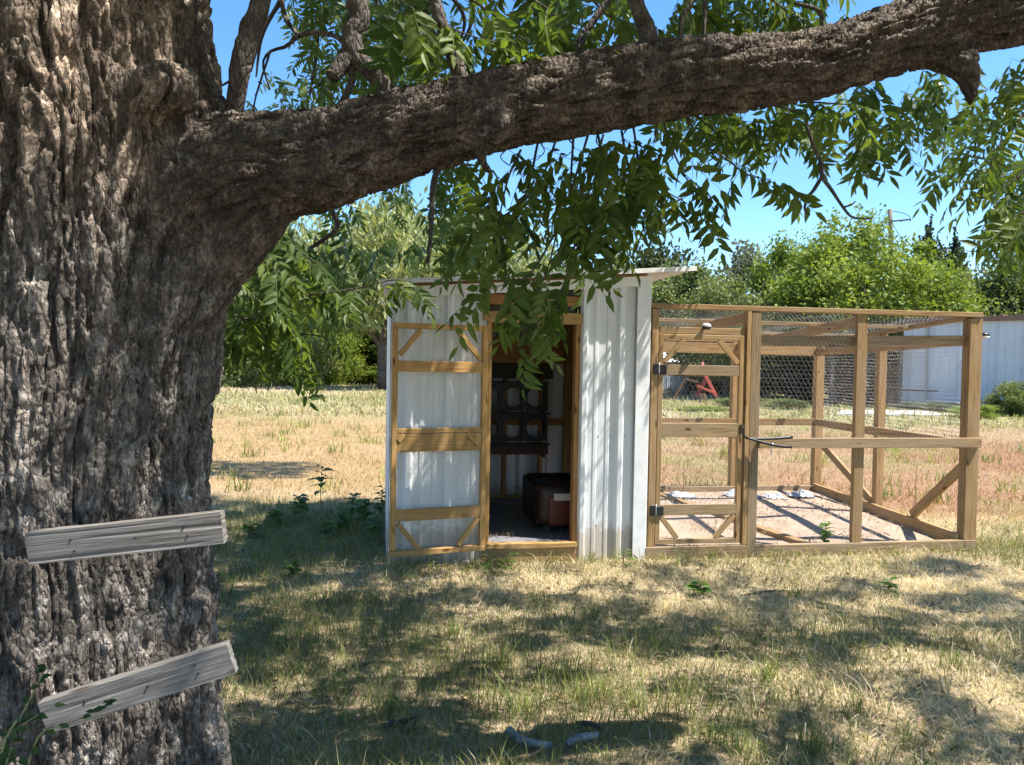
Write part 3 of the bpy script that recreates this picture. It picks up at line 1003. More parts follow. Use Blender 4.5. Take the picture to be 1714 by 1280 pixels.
# dry litter on the floor of the run
n = 2600
u_, v_ = rng.uniform(2.15, 4.9, n), rng.uniform(0.05, PDEPTH - 0.12, n)
den = fbm(u_ / 0.5, v_ / 0.5, 0, 18, 3) > -0.05
u_, v_ = u_[den], v_[den]
P_ = FA + u_[:, None] * EX + v_[:, None] * EV
V, Q, T, cc = blades(P_[:, 0], P_[:, 1], rng.uniform(0.02, 0.09, len(u_)), rng.uniform(0.004, 0.012, len(u_)), rng.uniform(1.2, 1.6, len(u_)), rng.uniform(0, 6.28, len(u_)),
                     np.array([0.33, 0.26, 0.19]) * rng.uniform(0.6, 1.2, (len(u_), 1)), np.full(len(u_), 0.044))
tag(mesh_obj('straw', V, [Q, T], 'grass', None, cc, False), 'dry litter and chips scattered over the dirt of the run', 'litter', kind='stuff')

# loose litter straw on the coop floor
n = 2600
x_, y_ = rng.uniform(0.5, 1.6, n), rng.uniform(0.15, 1.75, n)
den = fbm(x_ / 0.4, y_ / 0.4, 0, 8, 3) > -0.1
x_, y_ = x_[den], y_[den]
P_ = FA + x_[:, None] * EX + y_[:, None] * EY
V, Q, T, cc = blades(P_[:, 0], P_[:, 1], rng.uniform(0.04, 0.11, len(x_)), np.full(len(x_), 0.004), rng.uniform(1.1, 1.6, len(x_)), rng.uniform(0, 6.28, len(x_)),
                     np.array([0.30, 0.25, 0.17]) * rng.uniform(0.6, 1.2, (len(x_), 1)), np.full(len(x_), FZ + 0.008))
tag(mesh_obj('straw', V, [Q, T], 'grass', None, cc, False), 'loose straw litter scattered over the coop floor', 'straw', kind='stuff')

# ------------------------------------------------------------------ wire run (pen)
pen = tag(empty('chicken_run', Pn(3.6, PDEPTH / 2, 0)), 'open lumber framed chicken run with wire mesh joined to the coop', 'chicken run')
PT, PBK = 2.075, 1.935                                     # top of the frame: front, back


def ptop(v):
    return PT + (PBK - PT) * v / PDEPTH


def post(u, v, w=0.092, t=0.09, z1=None, z0=-0.06, mat='pen_lumber', n=None):
    z1 = ptop(v) - 0.04 if z1 is None else z1
    return beam('post', Pn(u, v, z0), Pn(u, v, z1), w, t, -EY if n is None else n, mat, pen)


ULEFT = 2.115
post(ULEFT, 0.02, 0.055, 0.085, PT - 0.042, 0.10)
post(2.070, 0.09, 0.045, 0.04, PT - 0.06, 0.08, 'pen_lumber_grey')
post(2.925, 0.012, 0.038, 0.085, PT - 0.042, 0.10)
post(2.990, 0.02, 0.085, 0.09, PT - 0.042, -0.05, 'pen_lumber_grey')
post(3.965, 0.01, 0.092, 0.045, PT - 0.042, 0.093, 'pen_lumber')
post(5.055, 0.03, 0.125, 0.09, PT - 0.042, 0.093, 'pen_lumber')
post(5.05, 1.60, 0.075, 0.09, n=EX)
post(5.04, PDEPTH, 0.105, 0.09)
post(3.90, PDEPTH, 0.110, 0.09)
post(2.76, PDEPTH, 0.10, 0.09)
post(2.10, PDEPTH, 0.09, 0.09)


def prail(name, u0, v0, z0, u1, v1, z1, w, t, n, mat='pen_lumber'):
    return beam(name, Pn(u0, v0, z0), Pn(u1, v1, z1), w, t, n, mat, pen)


# front
prail('top_rail', 2.06, 0.02, PT - 0.018, 5.11, 0.02, PT - 0.006, 0.10, 0.040, EZ)
prail('bottom_rail', 3.036, 0.0, 0.044, 5.115, 0.0, 0.046, 0.092, 0.05, EY, 'pen_lumber_grey')
prail('bottom_rail', 2.062, -0.02, 0.045, 2.945, -0.02, 0.045, 0.105, 0.05, EY, 'pen_lumber_grey')
prail('middle_rail', 3.035, -0.035, 0.945, 5.12, -0.035, 0.952, 0.084, 0.036, EY, 'pen_lumber_grey')
prail('upper_rail', 3.036, 0.052, 1.795, 3.915, 0.052, 1.815, 0.090, 0.036, EY, 'pen_lumber_grey')
prail('upper_rail', 4.015, 0.052, 1.818, 5.00, 0.055, 1.846, 0.088, 0.036, EY, 'pen_lumber_grey')
prail('gate_header', 2.145, 0.012, 1.865, 2.903, 0.012, 1.865, 0.052, 0.04, EY)
# back
prail('top_rail', 2.06, PDEPTH + 0.01, PBK - 0.018, 5.09, PDEPTH + 0.01, PBK - 0.018, 0.09, 0.038, EZ)
prail('upper_rail', 2.06, PDEPTH - 0.066, PBK - 0.115, 5.0, PDEPTH - 0.066, PBK - 0.125, 0.13, 0.036, EY)
prail('middle_rail', 2.06, PDEPTH - 0.066, 0.90, 4.985, PDEPTH - 0.066, 0.90, 0.085, 0.036, EY)
prail('bottom_rail', 2.06, PDEPTH - 0.066, 0.045, 4.985, PDEPTH - 0.066, 0.045, 0.085, 0.036, EY, 'pen_lumber_grey')
# right side
prail('top_rail', 5.05, 0.075, ptop(0.07) - 0.018, 5.05, PDEPTH - 0.04, ptop(PDEPTH) - 0.018, 0.09, 0.038, EZ)
prail('upper_rail', 4.99, 0.08, 1.845, 4.975, PDEPTH - 0.09, 1.79, 0.088, 0.036, EX)
prail('middle_rail', 4.985, 0.08, 0.93, 4.975, PDEPTH - 0.09, 0.90, 0.088, 0.036, EX)
prail('bottom_rail', 4.985, 0.03, 0.070, 4.975, PDEPTH - 0.09, 0.050, 0.14, 0.036, EX)
prail('diagonal_brace', 5.035, 0.09, 0.72, 5.035, 0.88, 0.14, 0.088, 0.036, EX)
prail('diagonal_brace', 5.035, PDEPTH - 0.08, 0.66, 5.035, 1.70, 0.14, 0.088, 0.036, EX)
# left side against the coop
prail('top_rail', 2.10, 0.075, ptop(0) - 0.06, 2.10, PDEPTH - 0.04, ptop(PDEPTH) - 0.018, 0.06, 0.038, EZ)
prail('bottom_rail', 2.115, 0.09, 0.045, 2.10, PDEPTH - 0.09, 0.045, 0.085, 0.036, EX, 'pen_lumber_grey')
# rafters and purlin
prail('rafter', 2.925, 0.062, ptop(0.1) - 0.085, 2.74, PDEPTH - 0.09, ptop(PDEPTH) - 0.03, 0.036, 0.088, EZ)
prail('rafter', 3.965, 0.075, ptop(0.1) - 0.085, 3.90, PDEPTH - 0.09, ptop(PDEPTH) - 0.09, 0.036, 0.088, EZ)
prail('purlin', 2.14, 1.02, ptop(1.02) - 0.02, 5.0, 1.02, ptop(1.02) - 0.02, 0.088, 0.036, EZ, 'pen_lumber_grey')
prail('purlin', 2.14, 2.10, ptop(2.1) - 0.02, 5.0, 2.10, ptop(2.1) - 0.02, 0.088, 0.036, EZ, 'pen_lumber_grey')
# floor timber
prail('floor_timber', 2.80, PDEPTH - 0.12, 0.03, 3.62, 0.06, 0.035, 0.088, 0.05, EZ)
# wire
hexwire('chicken_wire', Pn(2.06, 0.06, PT + 0.012), EX, EV * PDEPTH / np.hypot(PDEPTH, PT - PBK) + EZ * (PBK - PT) / np.hypot(PDEPTH, PT - PBK), 3.03, PDEPTH - 0.05, 0.042, 0.0008, pen,
        lambda a_, b_: -0.045 * np.sin(np.clip(a_ / 3.03, 0, 1) * math.pi * 3) ** 2 * np.sin(np.clip(b_ / PDEPTH, 0, 1) * math.pi), seed=3)
hexwire('chicken_wire', Pn(2.06, PDEPTH + 0.052, 0.88), EX, EZ, 3.0, PBK - 0.91, 0.042, 0.00065, pen, seed=4)
hexwire('chicken_wire', Pn(5.10, 0.08, 0.90), EV, EZ, PDEPTH - 0.1, PBK - 0.93, 0.042, 0.0007, pen, seed=5)
hexwire('chicken_wire', Pn(3.03, 0.028, 0.95), EX, EZ, 2.0, PT - 1.0, 0.042, 0.0006, pen, seed=6)

# the gate of the run
GU0, GU1, GZ0, GZ1 = 2.150, 2.892, 0.115, 1.832
gate = empty('gate', Pn(GU0, 0, GZ0), pen)
G = lambda u, z, n=0.0: Pn(u, 0.0, z) - EY * n
gw = 0.040
beam('stile', G(GU0 + gw / 2, GZ0), G(GU0 + gw / 2, GZ1), gw, 0.040, EY, 'pen_lumber', gate)
beam('stile', G(GU1 - gw / 2, GZ0), G(GU1 - gw / 2, GZ1), gw, 0.040, EY, 'pen_lumber', gate)
beam('rail', G(GU0 + gw, GZ0 + 0.02), G(GU1 - gw, GZ0 + 0.02), 0.040, 0.038, EY, 'pen_lumber_grey', gate)
beam('rail', G(GU0 + gw, GZ1 - 0.02), G(GU1 - gw, GZ1 - 0.02), 0.040, 0.038, EY, 'pen_lumber', gate)
for z, w_ in ((0.395, 0.088), (1.050, 0.115), (1.540, 0.086)):
    beam('rail', G(GU0 + gw, z, 0.006), G(GU1 - gw, z, 0.006), w_, 0.026, EY, 'pen_lumber_grey', gate)


def gbrace(u0, z0, u1, z1):
    beam('corner_brace', G(u0, z0, 0.004), G(u1, z1, 0.004), 0.040, 0.030, EY, 'pen_lumber', gate)


gbrace(GU0 + 0.05, 1.60, GU0 + 0.215, 1.79); gbrace(GU1 - 0.05, 1.60, GU1 - 0.22, 1.79)
gbrace(GU0 + 0.05, 0.345, GU0 + 0.195, 0.16); gbrace(GU1 - 0.05, 0.345, GU1 - 0.215, 0.16)
hexwire('chicken_wire', G(GU0 + 0.02, GZ0 + 0.02, -0.024), EX, EZ, GU1 - GU0 - 0.04, GZ1 - GZ0 - 0.04, 0.042, 0.0006, gate, seed=8)
for z in (1.545, 0.395):
    beam('hinge', G(GU0 - 0.048, z, 0.030), G(GU0 - 0.004, z, 0.030), 0.086, 0.010, EY, 'black_iron', gate, 0.002)
    beam('hinge', G(GU0 + 0.004, z - 0.003, 0.030), G(GU0 + 0.065, z - 0.003, 0.030), 0.078, 0.014, EY, 'black_iron', gate, 0.002)
    tube('hinge_pin', [[*G(GU0, z + k, 0.034), 0.006] for k in (-0.05, 0, 0.05)], 'screw_steel', gate, 8, 4)
beam('latch_plate', G(GU1 - 0.018, 1.02, 0.024), G(GU1 - 0.018, 1.10, 0.024), 0.014, 0.006, EY, 'black_iron', gate, 0.001)

# clamp that holds the gate shut
cl = tag(empty('clamp', Pn(2.95, -0.06, 1.0)), 'black two handled clamp pinching the run gate against its post', 'clamp')
tube('handle', [[*G(2.905, 0.99, 0.060), 0.009], [*G(3.02, 0.985, 0.075), 0.010], [*G(3.16, 0.990, 0.085), 0.012], [*G(3.30, 1.002, 0.09), 0.014]], 'black_plastic', cl, 8, 14)
tube('handle', [[*G(2.90, 0.995, 0.066), 0.009], [*G(3.02, 0.962, 0.085), 0.011], [*G(3.14, 0.935, 0.095), 0.012], [*G(3.29, 0.918, 0.10), 0.011]], 'black_iron', cl, 8, 14)
tube('jaw', [[*G(2.90, 0.995, 0.055), 0.012], [*G(2.885, 1.02, 0.05), 0.009], [*G(2.888, 1.085, 0.045), 0.007]], 'black_iron', cl, 8, 8)
tube('pull_cord', [[*G(3.11, 0.935, 0.10), 0.006], [*G(3.11, 0.90, 0.10), 0.005], [*G(3.108, 0.86, 0.10), 0.0025], [*G(3.114, 0.84, 0.10), 0.003]], 'screw_steel', cl, 6, 8)
tube('rivet', [[*G(3.115, 0.945, 0.09), 0.009], [*G(3.115, 0.945, 0.115), 0.009]], 'screw_steel', cl, 8, 3)


def solar_light(loc, out, label, capmat):
    e = tag(empty('solar_light', loc), label, 'lamp')
    out = np.asarray(out, float); out /= np.linalg.norm(out)
    side = np.cross(EZ, out)
    bm = bmesh.new()
    bmesh.ops.create_uvsphere(bm, u_segments=14, v_segments=8, radius=1)
    for v in bm.verts:
        v.co.z = max(v.co.z, -0.25)
    bmesh.ops.scale(bm, vec=(0.045, 0.036, 0.022), verts=bm.verts)
    o = bm_obj('cap', bm, capmat, e, np.asarray(loc) + out * 0.055 + EZ * 0.012, True)
    o.rotation_euler = (0, 0.15, math.atan2(out[1], out[0]))
    bm = bmesh.new()
    bmesh.ops.create_cone(bm, cap_ends=True, segments=14, radius1=0.030, radius2=0.040, depth=0.018)
    bm_obj('lens', bm, 'white_plastic' if capmat != 'white_plastic' else 'black_plastic', e, np.asarray(loc) + out * 0.052 - EZ * 0.009, True)
    beam('bracket', np.asarray(loc), np.asarray(loc) + out * 0.03, 0.03, 0.012, EZ, 'black_plastic', e, 0.002)
    return e


solar_light(Pn(2.535, -0.012, 1.892), -EY, 'small white capped solar light on the header above the run gate', 'white_plastic')
solar_light(Pn(5.118, 0.02, 1.885), EX, 'small black solar light on the outer corner post of the run', 'black_plastic')

# pen floor, bedding and litter
uu, vv = np.meshgrid(np.linspace(2.09, 4.97, 60), np.linspace(0.03, PDEPTH - 0.08, 60))
zz = 0.026 + 0.012 * fbm(uu / 0.5, vv / 0.5, 0, 12, 4)
V = FA + uu.reshape(-1, 1) * EX + vv.reshape(-1, 1) * EV + zz.reshape(-1, 1) * EZ
i, j = np.meshgrid(np.arange(59), np.arange(59), indexing='ij')
a_ = (i * 60 + j).ravel()
tag(mesh_obj('pen_floor', V, np.stack([a_, a_ + 1, a_ + 61, a_ + 60], -1), 'pen_dirt', None, None, True), kind='structure')


def crumpled(loc, sx, sy, sz, label, seed):
    n = 18
    a_, b_ = np.meshgrid(np.linspace(-1, 1, n), np.linspace(-1, 1, n))
    r = np.sqrt(a_ ** 2 + b_ ** 2)
    k = fbm(a_ * 2.2, b_ * 2.2, 0, seed, 4)
    z = np.clip(1.0 - r, 0, 1) ** 0.6 * sz * (0.65 + 0.9 * k) + sz * 0.35 * np.abs(fbm(a_ * 4, b_ * 4, 2, seed + 3, 3))
    wob = 0.18 * fbm(a_ * 2, b_ * 2, 7, seed, 2)
    z = z * 0.6
    V = np.stack([(a_ + wob) * sx, (b_ - wob) * sy, z + 0.004], -1).reshape(-1, 3)
    V2 = V.copy(); V2[:, 2] -= 0.004
    i, j = np.meshgrid(np.arange(n - 1), np.arange(n - 1), indexing='ij')
    q = (i * n + j).ravel()
    Q = np.stack([q, q + 1, q + n + 1, q + n], -1)
    o = mesh_obj('plastic_sheet', np.concatenate([V, V2]) + np.asarray(loc), np.concatenate([Q, Q[:, ::-1] + n * n]), 'plastic_film', None)
    tag(o, label, 'plastic sheet', 'scraps of plastic in the run')


crumpled(Pn(2.33, 2.72, 0.03), 0.13, 0.12, 0.17, 'crumpled clear plastic bag behind the run gate, highest of the scraps', 1)
crumpled(Pn(2.58, 2.55, 0.03), 0.16, 0.12, 0.07, 'flattened clear plastic scrap beside the floor timber of the run', 2)
crumpled(Pn(3.10, 2.70, 0.03), 0.16, 0.13, 0.12, 'crumpled plastic scrap right of the floor timber near the back rail', 3)
crumpled(Pn(3.86, 2.72, 0.03), 0.20, 0.13, 0.15, 'large crumpled plastic bag below a back post of the run', 4)
crumpled(Pn(4.22, 2.55, 0.03), 0.12, 0.12, 0.09, 'torn plastic scrap between back post and corner post of the run', 5)
crumpled(Pn(4.60, 2.62, 0.03), 0.14, 0.10, 0.15, 'crumpled plastic bag at the back corner post of the run', 6)

# ------------------------------------------------------------------ the big pecan tree
TY = 2.58
tree = tag(empty('pecan_tree', (-1.42, TY, 0)), 'huge rough barked tree with a thick limb reaching over the coop', 'tree')
edge = [(-0.15, 405, 0.56), (0.0, 388, 0.535), (0.12, 376, 0.525), (0.30, 368, 0.515), (0.55, 366, 0.505), (0.80, 362, 0.50), (1.05, 356, 0.495), (1.30, 357, 0.495),
        (1.55, 362, 0.50), (1.85, 372, 0.515), (2.15, 380, 0.53), (2.45, 368, 0.53), (2.75, 357, 0.52), (3.05, 352, 0.51), (3.4, 350, 0.50)]
TZ = np.array([e[0] for e in edge]); TR = np.array([e[2] for e in edge])
TXR = np.array([(e[1] - 857 - 12) / F * (TY + 0.05) for e in edge])
TXC = TXR - TR


def t_center(z):
    return np.interp(z, TZ, TXC), np.interp(z, TZ, TR)


def trunk_ring_mesh():
    seg = 48
    zs = np.linspace(-0.15, 3.4, 90)
    V = []
    a_ = np.arange(seg) / seg * 2 * math.pi
    for z in zs:
        cx, r = t_center(z)
        lob = 1 + 0.035 * np.sin(3 * a_ + 1.0 + 0.5 * z) + 0.03 * np.sin(5 * a_ - 1.3 * z + 2) + 0.02 * np.sin(9 * a_ + 2 * z)
        fl_ = 1 + 0.10 * np.clip(0.35 - z, 0, 1) / 0.35 * np.sin(6 * a_ + 0.6)
        rr = r * lob * fl_
        V.append(np.stack([cx + rr * np.cos(a_), TY + rr * np.sin(a_), np.full(seg, z)], -1))
    n = len(zs)
    V = np.concatenate(V + [np.array([[TXC[0], TY, -0.15], [TXC[-1], TY, 3.4]])])
    i, j = np.meshgrid(np.arange(n - 1), np.arange(seg), indexing='ij')
    p = (i * seg + j).ravel(); q = (i * seg + (j + 1) % seg).ravel()
    Q = np.stack([p, q, q + seg, p + seg], -1)
    k = np.arange(seg); k1 = (k + 1) % seg
    T = np.concatenate([np.stack([np.full(seg, n * seg), k1, k], -1), np.stack([np.full(seg, n * seg + 1), (n - 1) * seg + k, (n - 1) * seg + k1], -1)])
    return V, [Q, T]


LIMB = px([(235, 405, 2.56, 118), (330, 330, 2.54, 112), (400, 300, 2.52, 98), (450, 283, 2.52, 88), (550, 266, 2.52, 79), (650, 232, 2.53, 71), (750, 205, 2.54, 66),
           (850, 181, 2.55, 63), (950, 163, 2.57, 65), (1050, 146, 2.60, 65), (1150, 131, 2.63, 62), (1250, 120, 2.66, 59), (1350, 110, 2.69, 56),
           (1450, 80, 2.72, 55), (1550, 50, 2.75, 55), (1650, 28, 2.78, 52), (1760, 10, 2.82, 50), (1900, -30, 2.88, 47)])
LP = smooth_path(LIMB, 220)


def hero_bark():
    parts = [trunk_ring_mesh()]
    parts.append(tube_arrays(LP[:, :3], LP[:, 3], 28))
    extra = [px([(300, 520, 2.50, 60), (350, 450, 2.50, 62), (390, 400, 2.50, 60), (450, 345, 2.50, 45)]),          # underside collar
             px([(300, 60, 2.60, 40), (330, 160, 2.56, 40), (375, 212, 2.54, 34), (450, 225, 2.53, 30)]),             # upper crotch
             px([(800, 205, 2.47, 30), (828, 222, 2.44, 38), (840, 232, 2.44, 28)]),                                  # burl on the limb
             px([(1585, 85, 2.72, 34), (1610, 108, 2.70, 26), (1623, 135, 2.69, 17), (1627, 172, 2.68, 11)]),         # broken stub
             px([(120, 270, 2.36, 46), (190, 190, 2.33, 50), (260, 150, 2.30, 46), (330, 150, 2.32, 40)]),            # old branch collar
             px([(800, 240, 2.47, 13), (810, 272, 2.45, 10), (821, 290, 2.44, 8)])]
    for e in extra:
        p = smooth_path(e, 14)
        parts.append(tube_arrays(p[:, :3], p[:, 3], 18))
    Vs, Fs, off = [], [], 0
    for V, Fc in parts:
        Vs.append(V)
        Fs += [f + off for f in Fc]
        off += len(V)
    quads = [f for f in Fs if f.shape[1] == 4]; tris = [f for f in Fs if f.shape[1] == 3]
    me = raw_mesh('base', np.concatenate(Vs), [np.concatenate(quads), np.concatenate(tris)])
    ob = bpy.data.objects.new('base', me)
    COL.objects.link(ob)
    m = ob.modifiers.new('r', 'REMESH'); m.mode = 'VOXEL'; m.voxel_size = 0.0135
    m = ob.modifiers.new('s', 'SMOOTH'); m.factor = 0.5; m.iterations = 18
    m = ob.modifiers.new('d', 'SUBSURF'); m.levels = 1; m.render_levels = 1; m.subdivision_type = 'CATMULL_CLARK'
    dg = bpy.context.evaluated_depsgraph_get()
    em = bpy.data.meshes.new_from_object(ob.evaluated_get(dg))
    bpy.data.objects.remove(ob)
    n = len(em.vertices)
    co = np.empty(n * 3, np.float32); em.vertices.foreach_get('co', co); co = co.reshape(-1, 3).astype(float)
    no = np.empty(n * 3, np.float32); em.vertices.foreach_get('normal', no); no = no.reshape(-1, 3).astype(float)
    nf = len(em.polygons)
    fi = np.empty(len(em.loops), np.int32); em.loops.foreach_get('vertex_index', fi)
    fi = fi.reshape(nf, 4)
    bpy.data.meshes.remove(em)
    # trunk and limb surface coordinates
    cx, tr = t_center(co[:, 2])
    dx, dy = co[:, 0] - cx, co[:, 1] - TY
    dt = np.hypot(dx, dy) - tr
    tu, tv = np.arctan2(dx, -dy) * 0.5, co[:, 2]
    best = np.full(n, 9.0); bi = np.zeros(n, int)
    near = np.where((dt > -0.10) & (co[:, 0] > -1.45) & (co[:, 2] > 1.5))[0]
    sub = co[near]
    bs, bb = np.full(len(near), 9.0), np.zeros(len(near), int)
    for k in range(0, len(LP)):
        d = ((sub - LP[k, :3]) ** 2).sum(1)
        m_ = d < bs
        bs[m_] = d[m_]; bb[m_] = k
    best[near], bi[near] = np.sqrt(bs), bb
    lt = np.gradient(LP[:, :3], axis=0); lt /= np.linalg.norm(lt, axis=1)[:, None]
    ls = np.concatenate([[0], np.cumsum(np.linalg.norm(np.diff(LP[:, :3], axis=0), axis=1))])
    T = lt[bi]; rel = co - LP[bi, :3]
    sv = ls[bi] + (rel * T).sum(1)
    ref = np.array([0, -1, -0.6]); ref = ref - T * (T @ ref)[:, None]; ref /= np.linalg.norm(ref, axis=1)[:, None]
    sd = np.cross(T, ref)
    phi = np.arctan2((rel * sd).sum(1), (rel * ref).sum(1))
    lu = phi * 0.15
    dl = best - LP[bi, 3]
    w = sstep(-0.05, 0.12, dt - dl)

    def bark(u, v, su, sv_, seed):
        wu = u + 0.018 * fbm(u / 0.10, v / 0.16, 0, seed, 3) + 0.05 * fbm(u / 0.5, v / 0.6, 0, seed + 4, 2)
        wv = v + 0.05 * fbm(u / 0.12, v / 0.2, 3, seed + 1, 3)
        f1, f2, idr, ox, oy = voro(wu / su, wv / sv_, seed)
        e = f2 - f1
        plate = sstep(0.01, 0.13, e)
        tilt = ox * (hsh(np.floor(idr * 1e6), np.full_like(idr, 3)) - 0.5) * 1.4 + oy * (0.25 + 0.9 * hsh(np.floor(idr * 1e6), np.full_like(idr, 4)))
        h = plate * (0.35 + 0.65 * idr + 0.75 * tilt)
        f1b, f2b, idb, oxb, oyb = voro(wu / (su * 0.45), wv / (sv_ * 0.42), seed + 11)
        h2 = sstep(0.0, 0.15, f2b - f1b) * (0.3 + 0.7 * idb + 0.7 * oyb)
        return h, h2, idr, idb

    h1, h1b, id1, id1b = bark(tu, tv, 0.034, 0.26, 1)
    hc, _, idc, _ = bark(tu, tv, 0.085, 0.62, 41)
    rid = fbm(tu / 0.10, tv / 1.2, 0, 66, 3)
    uw = tu + 0.03 * fbm(tu / 0.3, tv / 0.5, 0, 301, 3)
    fis = 1 - np.abs(fbm(uw / 0.075, tv / 0.42, 0, 311, 4)) * 2.6
    fis2 = 1 - np.abs(fbm(uw / 0.035, tv / 0.17, 0, 321, 3)) * 2.2
    disp_t = 0.014 * h1 + 0.006 * h1b + 0.014 * hc + 0.010 * rid - 0.023 * sstep(0.62, 0.92, fis) - 0.009 * sstep(0.6, 0.9, fis2)
    g1, g1b, gd1, gd1b = bark(lu, sv, 0.022, 0.095, 2)
    gg = fbm(lu / 0.05, sv / 0.35, 0, 91, 3)
    lf = 1 - np.abs(fbm(lu / 0.045, sv / 0.22, 0, 331, 4)) * 2.4
    lf2 = 1 - np.abs(fbm(lu / 0.022, sv / 0.085, 0, 341, 3)) * 2.2
    disp_l = 0.008 * g1 + 0.0035 * g1b + 0.008 * gg - 0.017 * sstep(0.55, 0.95, lf) - 0.008 * sstep(0.6, 0.95, lf2)
    fine = fbm(co[:, 0] / 0.03, co[:, 1] / 0.03, co[:, 2] / 0.045, 5, 3)
    big = fbm(co[:, 0] / 0.35, co[:, 1] / 0.35, co[:, 2] / 0.6, 15, 3)
    up = sstep(1.75, 2.3, co[:, 2])[:, None] * (1 - w[:, None])
    # the swollen collar under the old branch has scalier, turned bark
    disp = disp_t * (1 - w) + disp_l * w + 0.003 * fine + 0.026 * big * (1 - w)
    sc_ = at(250, 172, 2.13)
    ds = np.linalg.norm((co - sc_) * np.array([1, 0.7, 0.8]), axis=1)
    scar = sstep(0.075, 0.02, ds + 0.03 * fine)
    co = co + no * (disp - (disp[w < 0.1].mean() + 0.010) * (1 - w) - (disp[w > 0.9].mean() + 0.002) * w)[:, None]
    tone = (0.55 + 0.85 * id1 + 0.5 * (id1b - 0.5)) * (1 - w) + (0.62 + 0.6 * gd1 + 0.45 * (gd1b - 0.5)) * w
    grey = np.array([1.0, 0.985, 0.975]); warm = np.array([1.06, 0.90, 0.76])
    ww = np.clip(np.maximum(w * 0.9, up[:, 0]) + 0.35 * fbm(co[:, 0] / 0.3, co[:, 1] / 0.3, co[:, 2] / 0.5, 71, 3), 0, 1)
    tone = tone * (1 - 0.38 * w)  # limb colour darkened for the canopy shade over it
    cols = tone[:, None] * (grey + (warm - grey) * ww[:, None])
    pale = sstep(0.25, 0.5, fbm(tu / 0.10, tv / 0.35, 0, 88, 4)) * (1 - w)
    cols = cols * (1 + 0.75 * pale[:, None])
    cols = cols + scar[:, None] * (np.array([1.9, 1.1, 0.66]) - cols) * 0.7
    mesh_obj('trunk', co, fi, 'pecan_bark', tree, cols, True)


hero_bark()
# upper trunk and high limbs above the picture
tube('upper_trunk', [[TXC[-1], TY, 3.1, 0.49], [TXC[-1] - 0.05, TY, 3.7, 0.45], [TXC[-1] - 0.1, TY + 0.1, 4.6, 0.38], [TXC[-1] - 0.1, TY + 0.2, 6.0, 0.25], [TXC[-1], TY + 0.2, 7.4, 0.10]], 'branch_bark', tree, 28, 40, 0.03)
hi = [[(-1.5, 2.5, 4.4), (0.4, 0.7, 5.3), (2.6, -0.4, 5.9), (5.0, -0.8, 6.6)], [(-1.5, 2.6, 4.8), (-0.6, 4.4, 5.6), (0.6, 6.4, 6.4), (2.0, 8.0, 7.0)], [(-1.6, 2.5, 4.4), (-3.2, 3.4, 5.4), (-4.6, 5.4, 6.4)],
      [(-1.6, 2.4, 4.6), (-1.0, 0.4, 5.6), (1.0, -1.4, 6.2)], [(1.75, 2.85, 2.85), (2.5, 2.85, 3.4), (3.0, 2.7, 4.2)], [(-1.4, 2.7, 5.0), (1.4, 4.2, 6.0), (3.4, 5.4, 6.8)]]
for k, c in enumerate(hi):
    r0 = 0.105 if k == 4 else 0.17
    tube('limb', [[*p, r0 * (1 - 0.72 * i / (len(c) - 1))] for i, p in enumerate(c)], 'branch_bark', tree, 14, 36, 0.012, seed=k)

